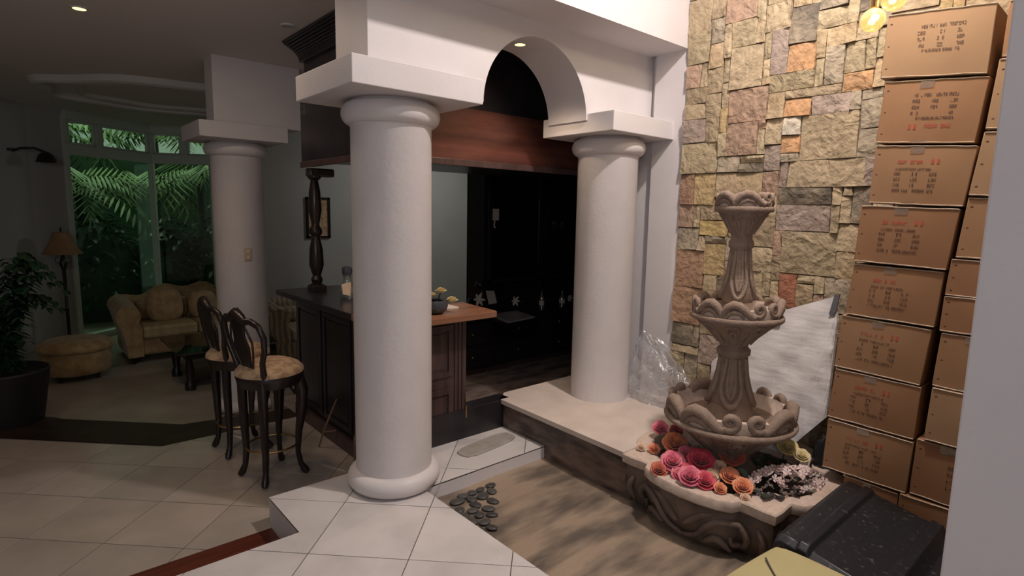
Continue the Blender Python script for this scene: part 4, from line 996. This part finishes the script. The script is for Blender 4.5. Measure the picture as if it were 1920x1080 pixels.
# flowers on the bar
t = empty('flower_bowl', (1.93, 2.93, .868), 'dark round bowl of cream magnolia flowers on the bar top', 'vase')
q = MB(); q.lathe([(.04, 0), (.07, .02), (.08, .05), (.065, .085), (.055, .08), (.07, .05), (.03, .02)], seg=24, caps=False); q.build('bowl', M['ceramic'], t, smooth=60)
for (p, s) in (((.03, -.02, .13), .036), ((.105, -.03, .065), .04), ((-.03, -.01, .11), .03)):
    mb = rose_mb(int(s*1e4), .9); mb.v = [(x*s+p[0], y*s+p[1], z*s*1.2+p[2]) for x, y, z in mb.v]; o = mb.build('magnolia_bloom', M['p_cream'], t, smooth=70, recalc=False)
q = MB(); q.tube([(0, 0, .05), (.02, -.01, .1), (.03, -.02, .14)], .005, 6); q.tube([(0, 0, .05), (.06, -.02, .08), (.105, -.03, .075)], .005, 6); q.build('stems', M['leaf'], t)
q = MB(); q.box((2.02, 3.0, .868), (2.16, 3.12, .878)); tag(q.build('notebook', M['card'], None, bevel=.001), 'thin white-edged booklet lying at the back of the wooden bar top', 'book')
# decanter group by the column
t = empty('decanter', (1.76, 3.80, .868), 'squat glass decanter with a dark stopper on the black bar top', 'decanter')
q = MB(); q.lathe([(.045, 0), (.055, .03), (.05, .09), (.028, .12), (.026, .16), (.035, .17)], seg=20); q.build('glass_body', M['bottle'], t, smooth=60)
q = MB(); q.lathe([(.03, .17), (.036, .19), (.034, .22), (.02, .23)], seg=16); q.build('stopper', M['ceramic'], t, smooth=50)
q = MB(); q.hexa([(-.06, -.06, .04), (-.02, -.09, .03), (-.02, -.085, .03), (-.06, -.055, .04), (-.07, -.06, .11), (-.015, -.09, .125), (-.015, -.085, .125), (-.07, -.055, .11)]); q.build('neck_tag', M['p_peach'], t)
# wall picture seen between post and column
t = empty('wall_picture', (2.95, 7.57, 1.1), 'narrow ornate framed picture on the grey wall beside the column', 'picture')
q = MB(); q.box((0, 0, .0), (.03, .03, .55)); q.box((.30, 0, 0), (.33, .03, .55)); q.box((0, 0, 0), (.33, .03, .03)); q.box((0, 0, .52), (.33, .03, .55)); q.build('frame', M['stool_wood'], t); q = MB(); q.box((.03, .015, .03), (.30, .025, .52)); q.build('canvas', M['seat_fabric'], t)
# flat stone on the tiled ledge
q = MB(); pp = []
for k in range(20):
    a = 2*math.pi*k/20; c, s = math.cos(a), math.sin(a); r_ = (abs(c)**4+abs(s)**4)**(-.25)
    x, y = .235*c*r_, .075*s*r_; pp.append((2.21+x*.98-y*.1, 2.745+x*.12+y))
q.prism(pp, 0.0, .012); tag(q.build('flat_stone', mat('grey_flat_stone', (.42, .385, .35), (.33, .30, .27), rough=.5, scale=14), None, bevel=.005), 'flat grey stone slab with rounded corners on the tiled ledge', 'slab')
# twigs leaning at the bar base
for k, (pts, lb_) in enumerate([([(1.50, 3.745, -.155), (1.515, 3.70, -.04), (1.56, 3.68, .08), (1.60, 3.66, .19)], 'thin brown twig leaning on the bar base near the stools'),
                                ([(1.50, 3.20, -.155), (1.53, 3.24, .0), (1.52, 3.22, .07), (1.59, 3.27, .15)], 'thin brown twig leaning on the bar base beside the column')]):
    q = MB(); q.tube(pts, [.006, .008, .008, .005], 6); q.tube([pts[1], (pts[1][0]+.05, pts[1][1]-.1, pts[1][2]+.03)], .005, 6); tag(q.build('twig', M['rope'], None, smooth=70), lb_, 'twig')
# ================================================================== BAR STOOLS
def make_stool():
    t = empty('bar_stool', (0, 0, 0)); SH = .67
    q = MB(); q.lathe([(.0, .075), (.06, .074), (.12, .066), (.17, .045), (.195, .018), (.197, 0), (.18, -.008)], (0, 0, SH), 40, caps=False); q.build('seat', M['seat_fabric'], t, smooth=70)
    q = MB(); q.lathe([(.15, -.075), (.183, -.07), (.192, -.03), (.197, -.005), (.19, .004)], (0, 0, SH), 40); q.build('seat_rail', M['stool_wood'], t, smooth=50)
    for sx, sy in ((-1, -1), (-1, 1), (1, -1), (1, 1)):
        q = MB(); d = Vector((sx, sy, 0)).normalized()
        if sx > 0: pth = [(.165, .64, .026), (.185, .55, .03), (.18, .42, .024), (.158, .28, .017), (.15, .15, .013), (.165, .07, .013), (.19, .03, .018), (.205, .012, .014)]
        else: pth = [(.165, .66, .024), (.165, .5, .022), (.16, .32, .019), (.155, .18, .016), (.165, .08, .014), (.185, .03, .018), (.20, .012, .013)]
        q.tube([(d.x*r, d.y*r, z) for r, z, _ in pth], [w_*1.25 for _, _, w_ in pth], 9); q.build('leg', M['stool_wood'], t, smooth=70)
        if sx > 0 and True:
            k = MB(); k.tube([(d.x*.16, d.y*.16, .595), (d.x*.14, d.y*.14, .53), (d.x*.10, d.y*.10, .585)], [.012, .016, .008], 7); k.build('knee_bracket', M['stool_wood'], t, smooth=70)
    q = MB(); N = 36; q.tube([(.148*math.cos(2*math.pi*k/N), .148*math.sin(2*math.pi*k/N), .205) for k in range(N+1)], .0065, 8, caps=False); q.build('foot_ring', M['brass'], t, smooth=80)
    # balloon back, leaning away from the seat
    def B(s, z): return (-.125-.17*z-.015*math.sin(z*7)+.9*s*s, s*1.2, SH+z)
    loop = [(-.105, -.03), (-.12, .03), (-.135, .10), (-.17, .18), (-.182, .26), (-.16, .325), (-.11, .35), (-.07, .34), (-.04, .36), (0, .385)]
    path = [B(s, z) for s, z in loop]+[B(-s, z) for s, z in reversed(loop[:-1])]
    q = MB(); q.tube(path, [.023, .020, .017, .017, .018, .018, .019, .022, .03, .034, .03, .022, .019, .018, .018, .017, .017, .020, .023], 8); q.build('back_frame', M['stool_wood'], t, smooth=70)
    sp_ = [(.04, -.01), (.036, .05), (.055, .12), (.066, .18), (.048, .25), (.055, .31), (.07, .36)]
    q = MB(); vs = []
    for w_, z in sp_:
        for s in (-w_, w_):
            b = B(s, z); vs += [(b[0]-.006, b[1], b[2]), (b[0]+.008, b[1], b[2])]
    fs = []
    for i in range(len(sp_)-1):
        a = i*4; b = a+4; fs += [(a, a+2, b+2, b), (a+1, b+1, b+3, a+3), (a, b, b+1, a+1), (a+2, a+3, b+3, b+2)]
    fs += [(0, 1, 3, 2), (len(vs)-4, len(vs)-2, len(vs)-1, len(vs)-3)]; q.add(vs, fs); q.build('splat', M['stool_wood'], t, smooth=30, bevel=.003)
    q = MB()
    for s in (-1, 1): q.tube([B(s*.05, .05), B(s*.085, .14), B(s*.10, .22), B(s*.07, .30), B(s*.04, .34)], .007, 6)
    q.build('back_scroll', M['stool_wood'], t, smooth=70)
    return t
st0 = make_stool(); st1 = copy_tree(st0)
st0.location = (1.115, 3.515, ZM); st0.rotation_euler = (0, 0, math.radians(12)); tag(st0, 'nearer dark bar stool with round damask seat, brass ring and balloon back', 'stool', 'bar stools at the bar')
st1.location = (1.085, 4.06, ZM); st1.rotation_euler = (0, 0, math.radians(3)); tag(st1, 'farther bar stool, partly hidden behind the nearer one', 'stool', 'bar stools at the bar')
# ================================================================== LIVING ROOM
def sofa(loc, L, D, H, seat, label, fab, cush, rot=0, camel=True, n=2):
    t = empty('sofa', loc, label, 'sofa'); t.rotation_euler = (0, 0, rot); aw = .24
    q = MB(); q.box((.05, .06, .09), (L-.05, D-.1, seat-.13)); q.build('base', M[fab], t, bevel=.03)
    N = 40; vs = []; fs = []
    def top(u): return H-.10+.10*(math.sin(math.pi*u)**2 if camel else .6)+(.035*math.cos(u*math.pi*6) if camel else 0)
    for i in range(N+1):
        u = i/N; x = .06+u*(L-.12); h = top(u)-.06*(max(0, abs(u-.5)-.42)/.08)**2*1.5
        for (y, z) in ((D-.26, .1), (D-.24, h-.05), (D-.17, h), (D-.06, h-.02), (D-.02, h-.10), (D-.0, .1)): vs.append((x, y, z))
    for i in range(N):
        for j in range(6): a = i*6+j; b = i*6+(j+1) % 6; fs.append((a, b, b+6, a+6))
    fs += [tuple(range(6)), tuple(N*6+j for j in range(6))]
    q = MB(); q.add(vs, fs); q.build('backrest', M[fab], t, smooth=60, bevel=.01)
    for s in (0, 1):
        xa = 0 if s == 0 else L; sg = 1 if s == 0 else -1; pr_ = []
        for k in range(14):
            a = math.radians(-60+k*20); pr_.append((xa+sg*(.07-.115*math.cos(a)) , seat+.12+.115*math.sin(a)))
        pr_ = [(xa+sg*.06, .09), (xa+sg*.04, .3)]+[(xa+sg*(.085+.12*math.cos(math.radians(a))), seat+.13+.12*math.sin(math.radians(a))) for a in range(215, -40, -18)]+[(xa+sg*.21, seat-.02), (xa+sg*.21, .09)]
        vs = []
        for i in range(7):
            y = i/6*(D-.14); lift = .05*math.sin(i/6*math.pi*.5)
            vs += [(x, y, z+(lift if z > seat else 0)) for x, z in pr_]
        m_ = len(pr_); fs = [(i*m_+j, i*m_+(j+1) % m_, (i+1)*m_+(j+1) % m_, (i+1)*m_+j) for i in range(6) for j in range(m_)]+[tuple(range(m_)), tuple(6*m_+j for j in range(m_))]
        q = MB(); q.add(vs, fs); q.build('armrest', M[fab], t, smooth=45)
    w_ = (L-.42)/n
    for k in range(n): q = MB(); q.box((.21+k*w_+.004, .0, seat-.14), (.21+(k+1)*w_-.004, D-.25, seat)); q.build('seat_cushion', M[cush], t, bevel=.035)
    for k in range(n): q = MB(); q.box((.22+k*w_, D-.40, seat), (.20+(k+1)*w_, D-.24, H-.14)); q.build('back_cushion', M[fab], t, bevel=.05)
    for (x, y) in ((.12, .08), (L-.12, .08), (.12, D-.12), (L-.12, D-.12)): q = MB(); q.tube([(x, y, 0), (x, y, .1)], [.022, .032], 8); q.build('foot', M['stool_wood'], t)
    return t
sofa((.80, 7.5, ZL), 1.56, .88, .82, .43, 'gold damask camelback sofa with rolled arms in front of the window', 'sofa_fabric', 'sofa_light')
sofa((2.05, 6.35, ZL), 1.5, .85, .76, .44, 'striped pale sofa half hidden between the left column and the bar', 'stripe', 'stripe', camel=False)
for (x, s, lb_) in ((1.30, .20, 'brown damask throw pillow leaning at the left of the gold sofa'), (1.72, .17, 'smaller gold throw pillow in the middle of the gold sofa')):
    q = MB(); q.ball((0, 0, 0), s, 18, 12, (1, .38, 1), fn=lambda t_, p_: (abs(math.cos(t_)*math.cos(p_))**3.2+abs(math.sin(p_))**3.2+abs(math.sin(t_)*math.cos(p_)*1)**2)**(-1/3.2))
    o = q.build('throw_pillow', M['sofa_fabric'], None, smooth=80, loc=(x, 7.87, ZL+.43+s*.93)); o.rotation_euler = (math.radians(-18), 0, .1); tag(o, lb_, 'pillow')
t = empty('ottoman', (.39, 7.34, ZL), 'round gold upholstered ottoman by the floor lamp', 'ottoman')
q = MB(); q.lathe([(.0, .43), (.15, .428), (.26, .41), (.325, .37), (.335, .335), (.32, .31), (.30, .30)], seg=40, caps=False); q.build('cushion_top', M['sofa_fabric'], t, smooth=70)
q = MB(); q.lathe([(.27, .07), (.295, .09), (.305, .2), (.30, .30), (.28, .31)], seg=40); q.build('drum', M['sofa_fabric'], t, smooth=50)
for k in range(4): a = .8+k*1.57; q = MB(); q.tube([(.22*math.cos(a), .22*math.sin(a), 0), (.22*math.cos(a), .22*math.sin(a), .08)], [.02, .03], 8); q.build('foot', M['stool_wood'], t)
t = empty('floor_lamp', (.415, 8.75, ZL), 'bronze floor lamp with a bell shaped tan shade by the window', 'lamp')
q = MB(); q.lathe([(.14, 0), (.14, .02), (.05, .05), (.02, .10), (.018, .5), (.03, .52), (.018, .54), (.02, 1.0), (.045, 1.08), (.03, 1.12), (.014, 1.2)], seg=20); q.build('pole', M['stool_wood'], t, smooth=50)
q = MB(); q.lathe([(.205, 1.20), (.17, 1.25), (.12, 1.34), (.085, 1.45), (.08, 1.46), (.115, 1.34), (.165, 1.25), (.2, 1.20)], seg=32, caps=False); q.build('lamp_shade', M['shade'], t, smooth=60)
q = MB(); q.lathe([(.006, 1.3), (.006, 1.48), (.014, 1.49), (.004, 1.52)], seg=10); q.build('finial', M['stool_wood'], t, smooth=60)
q = MB()
for sg in (-1, 1): q.tube([(sg*.02, 0, 1.08), (sg*.07, 0, 1.10), (sg*.075, 0, 1.15), (sg*.05, 0, 1.16)], .006, 6)
q.build('scroll_arm', M['stool_wood'], t, smooth=60)
t = empty('coffee_table', (1.28, 6.30, ZL), 'low dark coffee table with a smoked glass top in front of the sofa', 'table')
q = MB(); q.box((-.2, -.25, .38), (.75, .65, .395)); q.build('glass_top', M['smokeglass'], t, bevel=.004)
q = MB(); q.box((-.12, -.16, .31), (.67, .56, .37)); q.build('apron', M['stool_wood'], t, bevel=.004)
for (x, y) in ((-.08, -.12), (.62, -.12), (-.08, .5), (.62, .5)): q = MB(); q.lathe([(.05, 0), (.05, .06), (.03, .1), (.045, .2), (.03, .28), (.04, .38)], (x, y, 0), 14); q.build('leg', M['stool_wood'], t, smooth=50)
q = MB(); q.box((-.08, -.12, .09), (.62, .5, .12)); q.build('lower_shelf', M['stool_wood'], t)
# plant at the far left
t = empty('potted_fern', (-.14, 5.65, ZL), 'dark potted fern at the left edge of the photo', 'plant'); t.scale = (1.2, 1.2, 1.2)
q = MB(); q.lathe([(.16, 0), (.20, .25), (.23, .45), (.22, .46), (.2, .42)], seg=28); q.build('pot', mat('black_pot', (.006, .006, .006), rough=.6), t, smooth=50)
q = MB(); q.lathe([(.30, .0), (.31, .02), (.28, .05)], seg=28); q.build('saucer', M['ceramic'], t)
rp = random.Random(21)
for k in range(44):
    a = rp.uniform(0, 6.28); rr = rp.uniform(.12, .36); h = rp.uniform(.65, 1.15); q = MB()
    for i in range(13):
        s = i/12; x = rr*s**1.3*math.cos(a); y = rr*s**1.3*math.sin(a); z = .42+(h-.42)*math.sin(s*2.2)/.93
        if i:
            for sg in (-1, 1): leaf_poly(q, (x, y, z), (x+.12*math.cos(a+sg*1.2)*(1-s*.5), y+.12*math.sin(a+sg*1.2)*(1-s*.5), z-.04), .014, .01)
    q.build('frond', M['jungle_dark'], t, recalc=False)['kind'] = 'stuff'
# wall spotlight
t = empty('wall_light', (.04, 8.90, 2.10), 'black curved-arm wall light on the grey wall left of the window', 'wall light')
q = MB(); q.tube([(0, 0, 0), (.08, -.08, .03), (.2, -.10, .04), (.29, -.12, .0), (.33, -.13, -.05)], .014, 8); q.build('arm', M['stool_wood'], t, smooth=70)
q = MB(); q.lathe([(.05, 0), (.05, .02), (.02, .03)], seg=16); q.build('wall_rose', M['stool_wood'], t)
q = MB(); q.lathe([(.03, .06), (.075, .02), (.105, -.06), (.095, -.06), (.06, .01)], (.30, -.14, -.06), 20); q.build('shade', M['stool_wood'], t, smooth=60)
# ================================================================== LAMPS
def downlight(loc, r, lit, label):
    t = empty('downlight', loc, label, 'ceiling light')
    q = MB(); q.lathe([(r*.72, -.002), (r, -.004), (r*1.02, .004), (r*.7, .006)], seg=28, caps=False); q.build('trim_ring', M['frame'], t, smooth=50)
    q = MB(); q.lathe([(.0001, .0), (r*.7, .0)], seg=24, caps=False); q.build('lens', M['lens' if lit else 'lens_off'], t)
    return t
downlight((.39, 4.45, 2.663), .05, True, 'lit warm recessed ceiling light at the top left')
downlight((1.43, 3.88, 2.663), .05, False, 'unlit recessed ceiling light between the column and the left beam')
downlight((2.36, 2.67, 2.492), .045, True, 'lit recessed light in the underside of the arch')
for n_, (x, y, z, p_) in {'arch_spot': (2.36, 2.67, 2.47, 16), 'passage_spot': (.39, 4.45, 2.64, 10)}.items():
    l = bpy.data.lights.new(n_, 'SPOT'); l.energy = p_; l.spot_size = math.radians(115); l.spot_blend = .6; l.color = (1, .74, .5); l.shadow_soft_size = .03
    o = bpy.data.objects.new(n_, l); COL.objects.link(o); o.location = (x, y, z)
for (x, y, z, lb_) in ((2.6, .855, 2.272, 'lower left of the two glowing amber glass globe bulbs'), (2.6, .79, 2.335, 'upper right of the two glowing amber glass globe bulbs')):
    t = empty('pendant_bulb', (x, y, z), lb_, 'lamp')
    q = MB(); q.ball((0, 0, 0), .044, 20, 14); q.build('globe', M['globe'], t, smooth=180)
    q = MB(); q.ball((0, -.006, .008), .014, 10, 8); q.build('filament', M['bulbcore'], t, smooth=180)
    q = MB(); q.lathe([(.016, .045), (.018, .08), (.008, .09)], seg=14); q.build('socket', M['brass'], t)
    q = MB(); q.tube([(0, 0, .09), (0, 0, 4.6-z)], .003, 6); q.build('cable', M['card'], t)
# ================================================================== GARDEN
gd = MB(); gd.box((-4, 9.7, -.5), (7, 16.5, -.32)); struct('ground_garden', gd, M['jungle_dark'])
gw = MB(); gw.box((-4, 15.6, -.5), (7, 15.8, 2.6)); struct('wall_garden', gw, M['jungle_dark'])
rg = random.Random(31)
def palm(loc, h, n, ln, m, label, name='palm', drop=1.0):
    t = empty(name, loc, label, 'tree', None)
    q = MB(); q.tube([(0, 0, 0), (.03, 0, h*.5), (0, 0, h)], [.09, .07, .06], 8); q.build('trunk', M['jungle_dark'], t)
    cr = MB()
    for k in range(n):
        a = 2*math.pi*k/n+rg.uniform(-.2, .2); e = rg.uniform(.1, 1.0); L = ln*rg.uniform(.75, 1.1)
        for i in range(1, 15):
            s = i/14; r_ = L*s*math.cos(e*(1-s*.5)); z = h+L*(math.sin(e)*s-drop*.75*s*s); x, y = r_*math.cos(a), r_*math.sin(a)
            for sg in (-1, 1):
                w_ = .38*math.sin(math.pi*(s*.85+.1)); leaf_poly(cr, (x, y, z), (x+w_*math.cos(a+sg*1.15), y+w_*math.sin(a+sg*1.15), z-.22*drop), .02, .0)
    o = cr.build('fronds', m, t, recalc=False); o['kind'] = 'stuff'
    return t
palm((.8, 11.6, -.3), 2.15, 13, 1.1, M['jungle'], 'green palm outside the left part of the window')
palm((1.75, 12.2, -.3), 2.2, 14, 1.2, M['jungle'], 'green palm outside behind the middle of the window')
palm((2.6, 11.6, -.3), 2.4, 12, 1.2, M['jungle'], 'green palm outside at the right end of the window')
palm((2.2, 13.3, -.3), 3.2, 16, 1.6, M['jungle'], 'tall palm far behind the right window pane')
palm((.5, 13.2, -.3), 3.1, 16, 1.5, M['jungle'], 'tall palm far behind the left window pane')
def shrub(loc, r, h, n, m, label):
    t = empty('shrub', loc, label, 'shrub'); cr = MB()
    for k in range(n):
        a = rg.uniform(0, 6.28); p = rg.uniform(.05, 1.5); x, y, z = r*math.cos(a)*math.cos(p), r*math.sin(a)*math.cos(p), h*(.15+.85*math.sin(p)*rg.uniform(.5, 1))
        a2 = a+rg.uniform(-1, 1); leaf_poly(cr, (x, y, z), (x+.16*math.cos(a2), y+.16*math.sin(a2), z-rg.uniform(-.05, .12)), .035)
    o = cr.build('leaves', m, t, recalc=False); o['kind'] = 'stuff'
    q = MB(); q.ball((0, 0, h*.42), 1, 12, 8, (r*.85, r*.85, h*.45)); q.build('branch_mass', M['jungle_dark'], t)
for k, (x, y, r_, h, lb_) in enumerate([(.95, 11.0, .6, 1.75, 'dark shrub outside the left window pane'), (1.9, 11.2, .65, 1.7, 'dark shrub outside the corner of the bay window'), (2.75, 10.9, .6, 1.9, 'dark shrub outside the right window pane'), (.2, 11.4, .6, 1.6, 'dark shrub behind the window pillar')]):
    shrub((x, y, -.32), r_, h, 420, M['jungle_dark'], lb_)
